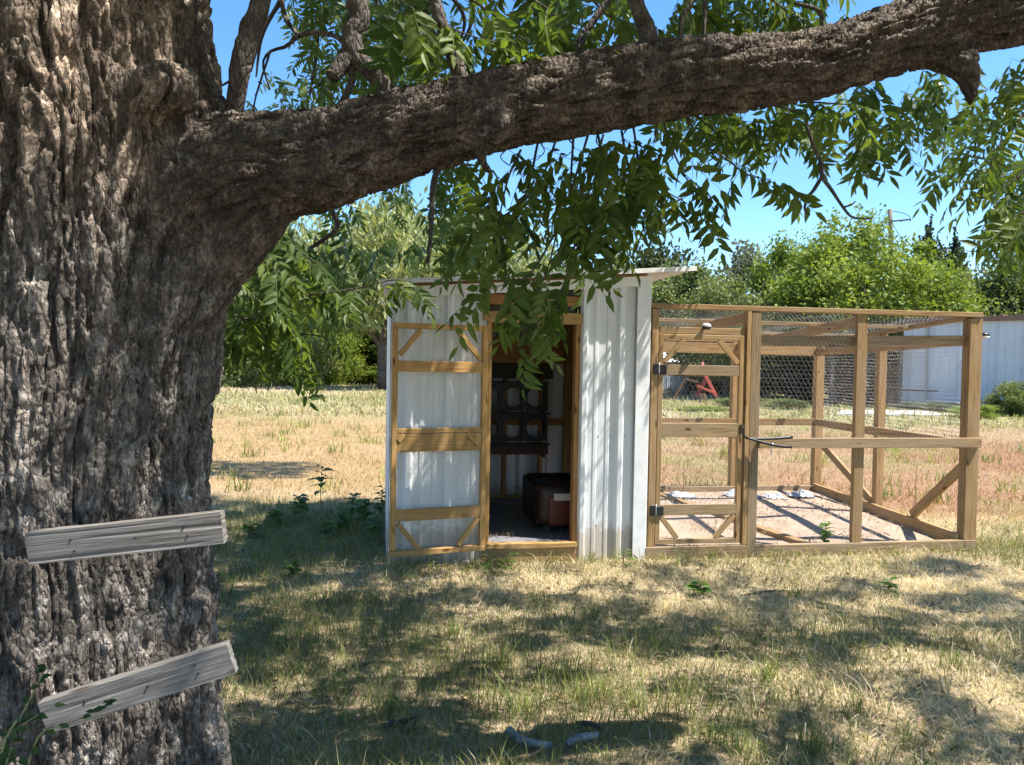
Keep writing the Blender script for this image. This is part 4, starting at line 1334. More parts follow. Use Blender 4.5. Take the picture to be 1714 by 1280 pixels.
BR = [
    [(388, 205, 2.55, 17), (395, 170, 2.53, 15), (403, 110, 2.50, 17), (420, 50, 2.50, 18), (438, 0, 2.5, 16), (455, -80, 2.5, 14)],
    [(655, 165, 2.6, 15), (640, 140, 2.6, 14), (612, 112, 2.6, 15), (592, 85, 2.6, 18), (590, 55, 2.6, 17), (603, 28, 2.6, 17), (597, 5, 2.6, 17), (588, -50, 2.6, 15)],
    [(590, 92, 2.6, 14), (568, 113, 2.58, 14), (556, 128, 2.56, 12)],
    [(587, 105, 2.6, 8), (589, 135, 2.6, 6), (578, 162, 2.6, 6), (562, 188, 2.6, 7)],
    [(578, 74, 2.6, 4), (560, 60, 2.6, 4), (530, 54, 2.6, 4), (500, 60, 2.62, 4), (478, 78, 2.64, 3), (452, 86, 2.66, 2.5), (440, 108, 2.68, 2), (452, 150, 2.7, 1.4)],
    [(500, 60, 2.62, 4), (478, 30, 2.66, 4), (470, -10, 2.7, 4)],
    [(775, 145, 2.6, 13), (757, 85, 2.6, 13), (738, 38, 2.58, 11), (722, -20, 2.58, 9)],
    [(1092, 90, 2.62, 17), (1083, 48, 2.62, 14), (1068, 12, 2.6, 13), (1052, -30, 2.6, 11)],
    [(945, 105, 2.7, 6), (975, 60, 2.7, 6), (1022, -5, 2.7, 6)], [(968, 108, 2.65, 4), (972, 75, 2.65, 5), (985, 55, 2.7, 4)],
    [(1138, 75, 2.7, 4), (1142, 30, 2.7, 4), (1165, -5, 2.7, 4)], [(1178, 62, 2.7, 3), (1180, 0, 2.7, 4)], [(1375, 60, 2.8, 4), (1372, 20, 2.8, 4), (1330, 5, 2.8, 3)],
    [(1350, 205, 2.9, 3), (1358, 235, 2.9, 3), (1374, 272, 2.9, 3.2), (1376, 295, 2.9, 3.6), (1392, 318, 2.9, 3), (1412, 348, 2.9, 2.4), (1428, 364, 2.9, 2), (1460, 366, 2.9, 1.4)],
    [(1376, 295, 2.9, 3.4), (1362, 318, 2.9, 3), (1352, 330, 2.9, 2.4), (1347, 350, 2.9, 2), (1356, 360, 2.9, 1.4)],
    [(1410, 347, 2.9, 2), (1424, 343, 2.9, 1.4), (1432, 337, 2.9, 1)],
    [(410, 110, 3.2, 2), (385, 135, 3.2, 2), (355, 150, 3.2, 1.5)], [(452, 86, 2.66, 2), (425, 180, 2.7, 1.6), (445, 215, 2.75, 1.2)],
    [(740, 265, 4.5, 6), (725, 310, 4.5, 5), (722, 380, 4.5, 4), (716, 440, 4.5, 3)],
    [(555, 350, 3.6, 5), (565, 380, 3.6, 4), (540, 402, 3.6, 4), (520, 415, 3.6, 3)],
]
for k, c in enumerate(BR):
    r0 = max(q[3] for q in c)
    tube('branch', px(c), 'branch_bark', tree, 14 if r0 > 8 else 7, 34 if r0 > 8 else 18, 0.006 if r0 > 8 else 0.0012, seed=20 + k)


# ------------------------------------------------------------------ compound leaves
def leaflet(base, d, nrm, L, w, det, bend):
    """lance shaped leaflet; det 8, 4 or 2 triangles"""
    d = d / np.linalg.norm(d)
    s = np.cross(nrm, d); s /= np.linalg.norm(s) + 1e-9
    n = np.cross(d, s)
    if det == 2:
        m = base + d * L * 0.42 - n * bend * L * 0.1
        V = [base, m + s * w / 2, base + d * L - n * bend * L * 0.35, m - s * w / 2]
        return np.array(V), np.array([[0, 1, 2], [0, 2, 3]])
    if det == 4:
        c1, c2 = base + d * L * 0.28 - n * bend * L * 0.05, base + d * L * 0.66 - n * bend * L * 0.20
        V = [base, c1 + s * w * 0.48, c2 + s * w * 0.38, base + d * L - n * bend * L * 0.42 + s * w * 0.15, c2 - s * w * 0.38, c1 - s * w * 0.46]
        return np.array(V), np.array([[0, 1, 5], [1, 2, 5], [2, 4, 5], [2, 3, 4]])
    ts = [0.0, 0.25, 0.62, 1.0]; sl = [0.0, 0.50, 0.40, 0.0]
    cur = [s * (t * t * w * 0.35) for t in ts]
    mid = [base + d * (L * t) - n * (bend * L * 0.45 * t * t) + c for t, c in zip(ts, cur)]
    V = [mid[0], mid[1], mid[2], mid[3]]
    for q in (1, 2):
        V.append(mid[q] + s * w * sl[q] + n * w * 0.16)
    for q in (1, 2):
        V.append(mid[q] - s * w * sl[q] + n * w * 0.16)
    return np.array(V), np.array([[0, 4, 1], [1, 4, 2], [4, 5, 2], [2, 5, 3], [0, 1, 6], [1, 2, 6], [6, 2, 7], [2, 3, 7]])


def frond(npairs, L, ll, det, seed, wf=0.30):
    r = np.random.default_rng(seed)
    Vs, Fs, off = [], [], 0
    tt = np.linspace(0, 1, 6)
    cv = 0.10 + 0.22 * r.random()
    rach = np.stack([tt * L, 0.05 * L * np.sin(tt * 2.5 + r.random() * 3), -cv * L * tt ** 2], -1)
    if det > 2:
        V, Fc = tube_arrays(rach, np.linspace(0.0016, 0.0007, 6), 3, False)
        q = Fc[0]
        Vs.append(V); Fs.append(np.concatenate([q[:, [0, 1, 2]], q[:, [0, 2, 3]]])); off += len(V)
    for k in range(npairs + 1):
        t = 0.22 + 0.78 * k / npairs
        b = np.array([np.interp(t, tt, rach[:, i]) for i in range(3)])
        sz = ll * (0.72 + 0.5 * math.sin(math.pi * (0.15 + 0.75 * t))) * r.uniform(0.85, 1.15)
        if k == npairs:
            V, T = leaflet(b, np.array([1, r.uniform(-.2, .2), -0.4]), np.array([0, 0, 1.0]), sz * 1.1, sz * wf, det, 0.3)
            Vs.append(V); Fs.append(T + off); off += len(V)
            continue
        for s in (-1, 1):
            if r.random() < 0.04:
                continue
            a_ = math.radians(r.uniform(48, 72))
            d = np.array([math.cos(a_), s * math.sin(a_), -r.uniform(0.15, 0.75)])
            nrm = np.array([r.uniform(-.3, .3), -s * r.uniform(0.0, 0.7), 1.0])
            V, T = leaflet(b + np.array([r.uniform(-.01, .01), 0, 0]), d, nrm, sz * r.uniform(0.85, 1.1), sz * wf * r.uniform(0.85, 1.2), det, r.uniform(0.1, 0.7))
            Vs.append(V); Fs.append(T + off); off += len(V)
    return np.concatenate(Vs), np.concatenate(Fs)


NEARV = [frond(int(4 + k % 3), 0.19 + 0.02 * (k % 4), 0.069, 8, 100 + k, 0.34) for k in range(9)]
MIDV = [frond(5 + k % 2, 0.26, 0.095, 4, 200 + k, 0.27) for k in range(6)]
FARV = [frond(5, 0.30, 0.135, 2, 300 + k, 0.36) for k in range(5)]
NEARM = [raw_mesh('compound_leaf', V, T, None, False, 'near_leaf') for V, T in NEARV]
near_list, mid_list, far_list = [], [], []                 # (pos, dir, up, scale)


def add_frond(lst, p, d, sc=1.0):
    d = np.asarray(d, float); d /= np.linalg.norm(d)
    up = np.array([rng.normal(0, 0.45), rng.normal(0, 0.45), 1.0])
    lst.append((np.asarray(p, float), d, up, sc * rng.uniform(0.8, 1.15)))


def frame(d, up):
    y = np.cross(up, d); y /= np.linalg.norm(y) + 1e-9
    z = np.cross(d, y)
    return np.stack([d, y, z], -1)


def twig(rows, nf, start=0.02, sc=1.0, lst=None, droop=0.42, spread=1.0, mat='branch_bark', r=2.2):
    """rows (px, py, Y): a hanging twig and the leaves along it"""
    lst = near_list if lst is None else lst
    c = px([(a_, b_, Y, r * (1 - 0.7 * i / (len(rows) - 1))) for i, (a_, b_, Y) in enumerate(rows)])
    tube('twig', c, mat, tree, 6, 18, 0.001)
    p = smooth_path(c, 60)[:, :3]
    nf = max(2, int(nf * 0.86))
    for k in range(nf):
        t = start + (1 - start) * (k + rng.random() * 0.8) / nf
        i = min(int(t * 59), 58)
        tan = p[i + 1] - p[i]; tan /= np.linalg.norm(tan)
        az = k * 2.4 + rng.normal(0, 0.5)
        side = np.array([math.cos(az), math.sin(az) * 0.8, 0]) * spread
        d = side + tan * 0.5 + np.array([0, 0, -droop * rng.uniform(0.6, 1.4)])
        add_frond(lst, p[i], d, sc)
    add_frond(lst, p[-1], p[-1] - p[-8] + np.array([0, 0, -0.02]), sc)


# main cluster hanging from the limb in front of the coop
twig([(985, 222, 2.72), (962, 300, 2.76), (935, 380, 2.8), (915, 455, 2.84), (890, 510, 2.88), (880, 545, 2.9)], 15)
twig([(872, 250, 2.66), (850, 300, 2.7), (835, 370, 2.74), (830, 400, 2.78), (815, 425, 2.8)], 8)
twig([(960, 225, 2.8), (955, 330, 2.9), (962, 410, 2.95), (945, 470, 3.0), (930, 510, 3.02)], 12)
twig([(1060, 212, 2.75), (1075, 290, 2.8), (1115, 320, 2.85), (1150, 340, 2.9)], 7)
twig([(1150, 190, 2.75), (1170, 235, 2.8), (1215, 265, 2.85), (1250, 292, 2.88), (1290, 300, 2.9)], 5, 0.45)
twig([(1000, 222, 2.85), (1020, 320, 2.9), (1005, 360, 2.95), (1015, 395, 3.0)], 8)
twig([(1110, 200, 2.8), (1130, 260, 2.85), (1150, 300, 2.9), (1170, 330, 2.95)], 6)
twig([(900, 240, 2.75), (880, 325, 2.8), (845, 360, 2.85), (800, 385, 2.9)], 8)
twig([(1040, 218, 2.9), (1060, 330, 2.95), (1050, 340, 3.0), (1025, 365, 3.05)], 7)
twig([(930, 236, 3.1), (905, 300, 3.1), (865, 340, 3.1), (850, 390, 3.1)], 6)
twig([(1010, 225, 3.2), (990, 290, 3.2), (960, 350, 3.2), (975, 420, 3.2)], 6)
twig([(935, 380, 2.82), (890, 455, 2.82), (850, 475, 2.82), (825, 480, 2.82)], 6)
for x0 in (790, 850, 905, 950, 1000, 1050, 1100, 1150):
    y0 = 262 - (x0 - 760) * 0.165
    twig([(x0, y0, 2.66), (x0 + rng.uniform(-15, 15), y0 + 18, 2.7), (x0 + rng.uniform(-35, 25), y0 + 42, 2.74)], 3, 0.0, 0.85, droop=0.1, r=1.4)
# under the limb further right
twig([(1205, 182, 2.85), (1225, 195, 2.9), (1250, 205, 2.95)], 4, 0.1, 0.85, droop=0.15)
twig([(1290, 175, 2.9), (1320, 182, 2.95), (1350, 190, 3.0)], 4, 0.1, 0.85, droop=0.15)
twig([(1340, 170, 3.0), (1380, 172, 3.05), (1420, 175, 3.1)], 4, 0.1, 0.85, droop=0.15)
twig([(1160, 188, 3.0), (1180, 205, 3.0), (1195, 220, 3.0)], 3, 0.1, 0.85)
# left, behind the trunk and under the limb
twig([(350, 380, 3.1), (400, 400, 3.1), (450, 430, 3.1), (480, 480, 3.1)], 12, 0.1, 1.05)
twig([(340, 430, 3.0), (390, 470, 3.0), (430, 500, 3.0), (470, 540, 3.0)], 12, 0.1, 1.05)
twig([(345, 500, 3.1), (400, 530, 3.1), (440, 540, 3.1), (460, 565, 3.1), (480, 590, 3.1)], 9, 0.1, 0.9)
twig([(420, 340, 3.2), (450, 390, 3.2), (500, 420, 3.2), (530, 440, 3.2)], 9, 0.15)
twig([(470, 500, 3.3), (530, 492, 3.3), (600, 482, 3.3), (660, 468, 3.3), (690, 475, 3.3)], 13, 0.15, 0.85)
twig([(450, 560, 3.3), (520, 560, 3.3), (560, 570, 3.3)], 6, 0.2, 0.8)
twig([(360, 530, 3.2), (380, 550, 3.2), (385, 565, 3.2)], 4, 0.2, 0.9)
twig([(440, 560, 3.3), (460, 580, 3.3), (490, 600, 3.3), (510, 605, 3.3)], 4, 0.35, 0.7)
# above the limb
twig([(700, 20, 2.6), (740, 40, 2.6), (790, 60, 2.6), (830, 70, 2.6)], 8)
twig([(760, -20, 2.7), (820, 20, 2.7), (870, 60, 2.7), (900, 80, 2.7)], 9)
twig([(860, -20, 2.6), (910, 10, 2.6), (950, 40, 2.6), (1000, 60, 2.6)], 9)
twig([(980, -30, 2.8), (1010, 20, 2.8), (1060, 40, 2.8), (1100, 45, 2.8)], 8)
twig([(1120, -30, 2.9), (1160, 10, 2.9), (1210, 20, 2.9)], 7)
twig([(1260, -30, 3.0), (1300, 5, 3.0), (1330, 25, 3.0)], 6)
twig([(640, -30, 2.5), (670, 0, 2.5), (700, 20, 2.5)], 4, 0.2, 1.1)
# right border
twig([(1740, 150, 3.4), (1700, 210, 3.4), (1660, 260, 3.4), (1630, 300, 3.4)], 9)
twig([(1760, 230, 3.5), (1710, 290, 3.5), (1680, 315, 3.5), (1660, 335, 3.5)], 7)
twig([(1770, 300, 3.3), (1720, 350, 3.3), (1700, 360, 3.3), (1690, 370, 3.3)], 7)
twig([(1760, 340, 3.0), (1735, 370, 3.0), (1725, 385, 3.0)], 4)
twig([(1730, 120, 3.8), (1690, 150, 3.8), (1650, 190, 3.8)], 6)


def region(n, x0, x1, y0, y1, Y0, Y1, sc=1.0, keep=None, lst=None):
    lst = mid_list if lst is None else lst
    k = 0
    while k < n:
        a_, b_ = rng.uniform(x0, x1), rng.uniform(y0, y1)
        if keep is not None and not keep(a_, b_):
            k += 0.2
            continue
        p = at(a_, b_, rng.uniform(Y0, Y1))
        az = rng.uniform(0, 6.28)
        for q in range(rng.integers(1, 4)):
            add_frond(lst, p + rng.normal(0, 0.05, 3), (math.cos(az + q * 1.9), math.sin(az + q * 1.9), -rng.uniform(0.3, 1.6)), sc)
            k += 1


def clumpy(sc_, th, seed):
    return lambda a_, b_: float(fbm(np.array([a_ / sc_]), np.array([b_ / sc_]), 0, seed, 3)[0]) > th


region(330, 390, 780, -30, 190, 5.5, 8.0, 0.95, lambda a_, b_: clumpy(90, -0.12, 4)(a_, b_) and not (395 < a_ < 480 and 60 < b_ < 190 and a_ + b_ * 0.3 < 500))
region(110, 530, 780, 270, 420, 5.5, 8.0, 0.9, lambda a_, b_: clumpy(80, 0.0, 5)(a_, b_) and not (585 < a_ < 660 and 300 < b_ < 400))
region(60, 370, 470, 180, 220, 6.0, 8.0, 0.9)
region(90, 720, 1110, 230, 380, 4.6, 6.5, 0.95, clumpy(90, -0.1, 6))
region(55, 1120, 1560, 130, 200, 4.2, 6.0, 1.0, clumpy(100, -0.2, 7))
region(40, 1220, 1350, 180, 265, 4.5, 6.0, 0.9, lambda a_, b_: b_ < 255 - abs(a_ - 1275) * 0.3)
region(45, 1420, 1600, 120, 270, 4.0, 5.2, 0.9, lambda a_, b_: b_ < 300 - abs(a_ - 1470) * 0.9)
region(70, 1590, 1760, 120, 300, 4.0, 6.0, 0.9, clumpy(60, -0.2, 8))
region(45, 1600, 1760, 300, 410, 4.0, 5.0, 0.8, lambda a_, b_: a_ > 1760 - (b_ - 150) * 0.5)
region(290, 640, 1380, -60, 90, 3.6, 6.5, 1.0, clumpy(110, -0.15, 9))
region(170, 360, 580, 340, 500, 3.8, 6.0, 1.0, clumpy(70, -0.1, 10))
for k in range(14):                                        # thin limbs carrying the further foliage
    x0 = rng.uniform(420, 760); y0 = rng.uniform(-60, 60)
    tube('branch', px([(x0, y0, 6.2, 4), (x0 + rng.uniform(-40, 40), y0 + 60, 6.3, 3), (x0 + rng.uniform(-70, 70), y0 + 130, 6.4, 1.5)]), 'branch_bark', tree, 6, 14, 0.002, seed=k)

# crown above the picture: thinned to shape the dappled shade on lawn and trunk
LIT = [(890, 968, 200, 24), (1330, 950, 130, 26), (1100, 1000, 110, 18), (850, 1130, 75, 20), (935, 1095, 70, 16), (965, 1165, 60, 34), (1250, 1150, 115, 42), (1480, 1105, 110, 28),
       (1340, 1050, 70, 16), (1140, 1215, 100, 26), (1420, 1235, 120, 30), (1640, 1170, 80, 46), (1590, 1035, 60, 14), (640, 1258, 70, 18), (770, 1218, 55, 15), (645, 987, 75, 8),
       (400, 985, 28, 12), (1130, 1110, 50, 20), (1690, 905, 80, 70), (1560, 965, 60, 10), (980, 1250, 45, 10), (480, 1262, 40, 14), (1200, 1050, 40, 9)]


SUNV = np.array(SUN)
TLIT = np.array([at(*q) for q in [(250, 420, 2.08), (215, 480, 2.06), (265, 560, 2.06), (255, 640, 2.05), (285, 740, 2.07), (270, 800, 2.06), (310, 930, 2.08), (120, 1010, 2.04), (345, 880, 2.03), (150, 1195, 1.95), (200, 1180, 1.96),
                                  (60, 500, 2.1), (330, 1020, 2.1), (210, 980, 2.05), (150, 900, 2.05), (240, 1100, 2.0), (90, 80, 2.1), (300, 60, 2.15), (260, 1250, 2.0), (330, 700, 2.12), (300, 480, 2.1), (340, 1180, 2.05),
                                  (420, 430, 3.1), (480, 500, 3.1), (410, 540, 3.1), (570, 490, 3.3), (1100, 290, 2.85), (830, 60, 2.65), (1650, 330, 3.4), (980, 330, 2.8), (700, 40, 2.6)]])
TRAD = np.array([0.17] * 22 + [0.32, 0.32, 0.3, 0.3, 0.2, 0.25, 0.3, 0.12, 0.2])
LITA = np.array(LIT, float)


def crown_batch(n):
    gx, gy = rng.uniform(-6.5, 5.5, n), rng.uniform(-2.5, 11.8, n)
    zone = np.where(gx < -0.9, (gy < 8.55 + 0.25 * np.sin(gx * 3)) | ((gx < -3.0) & (gy > 10.2)), np.where(gx < 2.0, gy < 5.95, gy < 6.35 + 0.15 * np.sin(gx * 2)))
    g = np.stack([gx, gy, np.zeros(n)], -1)
    a_, b_, f = proj(g)
    lit = (((a_[:, None] - LITA[:, 0]) / LITA[:, 2]) ** 2 + ((b_[:, None] - LITA[:, 1]) / LITA[:, 3]) ** 2 < 1).any(1) & (f > 0.3)
    hole = fbm(gx / 0.27, gy / 0.27, 0, 123, 3) < np.where(gx > -0.9, -0.06, -0.26)
    z = np.maximum(3.3, 1.55 + 0.56 * gy) + rng.gamma(2.0, 0.7, n)
    p = g + SUNV * (z / SUN.z)[:, None]
    ok = zone & ~lit & ~hole
    for q, r_ in zip(TLIT, TRAD):
        rel = q - p
        d = np.linalg.norm(rel - (rel @ SUNV)[:, None] * SUNV, axis=1)
        ok &= d > r_
    a_, b_, f = proj(p)
    ok &= ~((f > 0.2) & (a_ > -150) & (a_ < 1860) & (b_ > -110))
    return p[ok]


crown_pts = crown_batch(30000)
for p in crown_pts[:11000]:
    az = rng.uniform(0, 6.28)
    add_frond(far_list, p, (math.cos(az), math.sin(az), -rng.uniform(0.1, 0.9)), 0.85)

# the leaves that show largest become parts, the rest one foliage mesh
near_list.sort(key=lambda q: -q[3] / max(proj(q[0])[2], 0.3))
for k, (p, d, up, sc) in enumerate(near_list[:300]):
    o = bpy.data.objects.new('compound_leaf', NEARM[k % len(NEARM)])
    place(o, p, tree)
    o.rotation_euler = Matrix(frame(d, up).tolist()).to_euler()
    o.scale = (sc, sc, sc)
rest = [(q, NEARV, 0) for q in near_list[300:]] + [(q, MIDV, 1) for q in mid_list] + [(q, FARV, 2) for q in far_list]
Vs, Ts, Cs, off = [], [], [], 0
for (p, d, up, sc), var, kind in rest:
    V, T = var[rng.integers(len(var))]
    W = (V * sc) @ frame(d, up).T + p
    Vs.append(W); Ts.append(T + off); off += len(V)
    base = np.array([0.055, 0.105, 0.020]) + (np.array([0.12, 0.18, 0.04]) - np.array([0.055, 0.105, 0.020])) * rng.random()
    if kind == 1:
        base = base * np.array([1.0, 1.0, 1.35])
    Cs.append(np.tile(base * rng.uniform(0.8, 1.2), (len(V), 1)))
fo = mesh_obj('foliage', np.concatenate(Vs), np.concatenate(Ts), 'leaf', tree, np.concatenate(Cs), False)
tag(fo, kind='stuff')

# ------------------------------------------------------------------ climbing boards nailed to the trunk
def trunk_front(px_, py_):
    """front of the trunk seen at a pixel"""
    d = ray(px_, py_)
    for Y in np.arange(1.6, 2.6, 0.004):
        p = at(px_, py_, Y)
        cx, r = t_center(p[2])
        if math.hypot(p[0] - cx, p[1] - TY) < r + 0.035:
            return Y
    return 2.5


def climbing_board(l0, l1, r0, r1, YL, YR, label):
    pl0, pl1, pr0, pr1 = at(*l0, YL), at(*l1, YL), at(*r0, YR), at(*r1, YR)
    a0, a1 = (pl0 + pl1) / 2, (pr0 + pr1) / 2
    n = np.cross(a1 - a0, EZ); n /= np.linalg.norm(n)
    n = n if n[1] < 0 else -n
    w = (np.linalg.norm(pl0 - pl1) + np.linalg.norm(pr0 - pr1)) / 2
    e = tag(empty('climbing_board', a0), label, 'board')
    L = np.linalg.norm(a1 - a0)
    bm = bmesh.new()
    bmesh.ops.create_cube(bm, size=1.0)
    bmesh.ops.bisect_plane(bm, geom=bm.verts[:] + bm.edges[:] + bm.faces[:], plane_co=(0, 0, 0), plane_no=(1, 0, 0))
    lx = [e_ for e_ in bm.edges if abs(e_.verts[0].co.x - e_.verts[1].co.x) > 0.1]
    bmesh.ops.subdivide_edges(bm, edges=lx, cuts=40, use_grid_fill=True)
    ly = [e_ for e_ in bm.edges if abs(e_.verts[0].co.y - e_.verts[1].co.y) > 0.1]
    bmesh.ops.subdivide_edges(bm, edges=ly, cuts=26, use_grid_fill=True)
    co_ = np.array([v_.co[:] for v_ in bm.verts])
    sd = len(label)
    x, y, z = co_[:, 0] * L, co_[:, 1] * w, co_[:, 2] * 0.038
    crack = vnoise(x * 2.5 + sd, y * 150.0, 0, 5)
    crack = -0.0035 * np.clip(crack - 0.45, 0, 1) / 0.55 * (co_[:, 2] > 0.4)
    wob = 0.003 * fbm(x * 4 + sd, y * 6, 2, 9, 2)
    endk = 0.0012 * vnoise(y * 160.0, z * 60 + sd, 0, 7) * (np.abs(co_[:, 0]) > 0.49)
    edge = 0.0018 * fbm(x * 18.0 + sd, z * 60, 0, 8, 3) * (np.abs(co_[:, 1]) > 0.49)
    corner = 0.0035 * (np.abs(co_[:, 1]) > 0.49) * (np.abs(co_[:, 2]) > 0.49)
    new = np.stack([x + endk, y + edge - np.sign(y) * corner, z + crack + wob], -1)
    for v_, q_ in zip(bm.verts, new):
        v_.co = q_
    b = bm_obj('board', bm, 'old_plank', e, (a0 + a1) / 2 - n * 0.02)
    X_ = Vector((a1 - a0) / L); Z_ = Vector(n); Z_ = (Z_ - X_ * Z_.dot(X_)).normalized()
    b.rotation_euler = Matrix((X_, Z_.cross(X_), Z_)).transposed().to_euler()
    dv = (a1 - a0) / np.linalg.norm(a1 - a0)
    for s, hgt in ((0.22, 0.012), (0.24, -0.018), (0.55, 0.0), (0.80, 0.015), (0.82, -0.01)):
        p = a0 + (a1 - a0) * s + EZ * hgt
        tube('nail', [[*(p - n * 0.01), 0.0022], [*(p + n * 0.001), 0.003], [*(p + n * 0.002), 0.002]], 'black_iron', e, 8, 4)


climbing_board((45, 889), (45, 949), (372, 856), (372, 911), 2.00, 2.045, 'weathered grey board nailed across the trunk, the higher of two')
climbing_board((71, 1172), (71, 1236), (387, 1078), (387, 1128), 1.94, 2.02, 'weathered grey board nailed steeply across the trunk, the lower of two')


# ------------------------------------------------------------------ weeds, saplings, vine, dead wood
def broad_leaf(L, w, seed=0):
    ts = np.linspace(0, 1, 5); wd_ = np.array([0.05, 0.42, 0.5, 0.30, 0.0]) * w
    mid = np.stack([ts * L, np.zeros(5), -0.25 * L * ts ** 2 + 0.05 * L * np.sin(ts * 3)], -1)
    V = np.concatenate([mid, mid + np.stack([np.zeros(5), wd_, 0.25 * wd_], -1), mid + np.stack([np.zeros(5), -wd_, 0.25 * wd_], -1)])
    T = []
    for i in range(4):
        T += [[i, i + 1, 6 + i], [i, 6 + i, 5 + i], [i, 10 + i, 11 + i], [i, 11 + i, i + 1]]
    return V, np.array(T)


BLV, BLT = broad_leaf(1.0, 0.62)
NLV, NLT = broad_leaf(1.0, 0.30)
BLM = raw_mesh('leaf', BLV, BLT, None, True, 'weed_leaf')
VLM = raw_mesh('leaf', BLV, BLT, None, True, 'vine_leaf')
NLM = raw_mesh('leaf', NLV, NLT, None, True, 'weed_leaf')


def weed(loc, h, nleaf, leaf, label, name='weed', mesh=None, lean=(0, 0), stemmat='pale_stem', cat='plant', group=None, seed=0, low=0.25):
    r = np.random.default_rng(900 + seed)
    loc = np.asarray(loc, float); loc[2] = float(gheight(loc[0], loc[1])) - 0.005 if loc[2] < 0.02 else loc[2]
    e = tag(empty(name, loc), label, cat, group)
    top = loc + np.array([lean[0], lean[1], h])
    c = [[*loc, 0.006], [*(loc + (top - loc) * 0.5 + r.normal(0, 0.02, 3) * h), 0.0045], [*top, 0.002]]
    tube('stem', c, stemmat, e, 6, 10)
    p = smooth_path(c, 30)[:, :3]
    for k in range(nleaf):
        t = low + (1 - low) * k / max(nleaf - 1, 1)
        q = p[min(int(t * 29), 29)]
        az = k * 2.4 + r.normal(0, 0.3)
        d = np.array([math.cos(az), math.sin(az), r.uniform(-0.25, 0.6)]); d /= np.linalg.norm(d)
        o = bpy.data.objects.new('leaf', mesh or BLM)
        place(o, q, e)
        o.rotation_euler = Matrix(frame(d, np.array([r.normal(0, .2), r.normal(0, .2), 1])).tolist()).to_euler()
        s = leaf * 0.8 * r.uniform(0.6, 1.2) * (1.1 - 0.4 * abs(t - 0.5))
        o.scale = (s, s, s)
    return e


weed(gnd(538, 870), 0.52, 16, 0.17, 'tall broad leaved sapling standing at the shade edge left of the coop', 'sapling', seed=1, low=0.55, stemmat='dry_stalk')
weed(gnd(500, 868), 0.22, 22, 0.16, 'low broad leaved sapling beside the tall sapling', 'sapling', seed=2)
weed(gnd(610, 880), 0.26, 34, 0.13, 'bushy dark weed beside the coop wall', seed=3)
weed(gnd(575, 890), 0.20, 34, 0.13, 'spreading dark weed between sapling and coop', seed=4)
weed(gnd(640, 872), 0.34, 26, 0.12, 'upright weed touching the left corner of the coop', seed=5)
weed(gnd(460, 880), 0.16, 24, 0.13, 'small round weed between trunk and low sapling', seed=6)
weed(gnd(487, 965), 0.10, 26, 0.10, 'bluish low weed in the shaded lawn left of the coop', seed=7)
weed(gnd(515, 980), 0.09, 9, 0.07, 'tiny weed next to the bluish low weed', seed=8)
weed(gnd(1488, 992), 0.10, 14, 0.11, 'low green weed in the lawn before the run corner', seed=9)
weed(gnd(1172, 1000), 0.11, 14, 0.12, 'low green weed in the lawn before the run gate', seed=10)
weed(gnd(1380, 915), 0.24, 22, 0.11, 'bright leafy weed growing through the bottom rail of the run', seed=11)
weed(gnd(820, 955), 0.12, 11, 0.14, 'grassy weed at the foot of the coop door sill', mesh=NLM, seed=12, low=0.0)
weed(gnd(850, 950), 0.10, 9, 0.13, 'narrow leaved weed before the skirt board of the coop', mesh=NLM, seed=13, low=0.0)
weed(gnd(1043, 948), 0.14, 11, 0.13, 'grassy weed at the white corner trim of the coop', mesh=NLM, seed=14, low=0.0)
weed(gnd(720, 950), 0.14, 10, 0.10, 'thin leaved weed below the open coop door', mesh=NLM, seed=15, low=0.1)
weed(gnd(1140, 945), 0.10, 10, 0.11, 'small narrow leaved weed below the run gate', mesh=NLM, seed=16, low=0.0)
for k, (u, v, hh, lb) in enumerate([(2.45, 3.0, 0.32, 'dry stalk behind the plastic bag at the run gate'), (3.20, 3.0, 0.42, 'dry branching stalk at the back rail of the run'), (4.10, 3.0, 0.40, 'dry forked stalk between two back posts of the run'),
                                    (4.62, 2.95, 0.16, 'short green weed at the back corner post of the run'), (5.35, 1.3, 0.62, 'tall thin dry stalk outside the right wall of the run')]):
    weed(Pn(u, v, 0.02), hh, 9, 0.05, lb, 'dry_stalk' if k != 3 else 'weed', NLM, (0.08 * (k % 3 - 1), 0.02), 'dry_stalk', 'plant', None, 30 + k, 0.3)
    if k != 3:
        root = bpy.data.objects['dry_stalk' if k == 0 else 'dry_stalk.%03d' % ([0, 1, 2, 2, 3][k])] if False else None
weed(gnd(420, 900), 0.14, 22, 0.12, 'low spreading weed in the shade beside the higher climbing board', seed=41)
weed(gnd(545, 900), 0.15, 26, 0.12, 'dense low weed under the tall sapling', seed=42)
weed(gnd(625, 905), 0.22, 26, 0.12, 'dark weed leaning on the open coop door', seed=43)
weed(gnd(590, 868), 0.24, 24, 0.13, 'round dark weed at the sunny edge of the shade', seed=44)
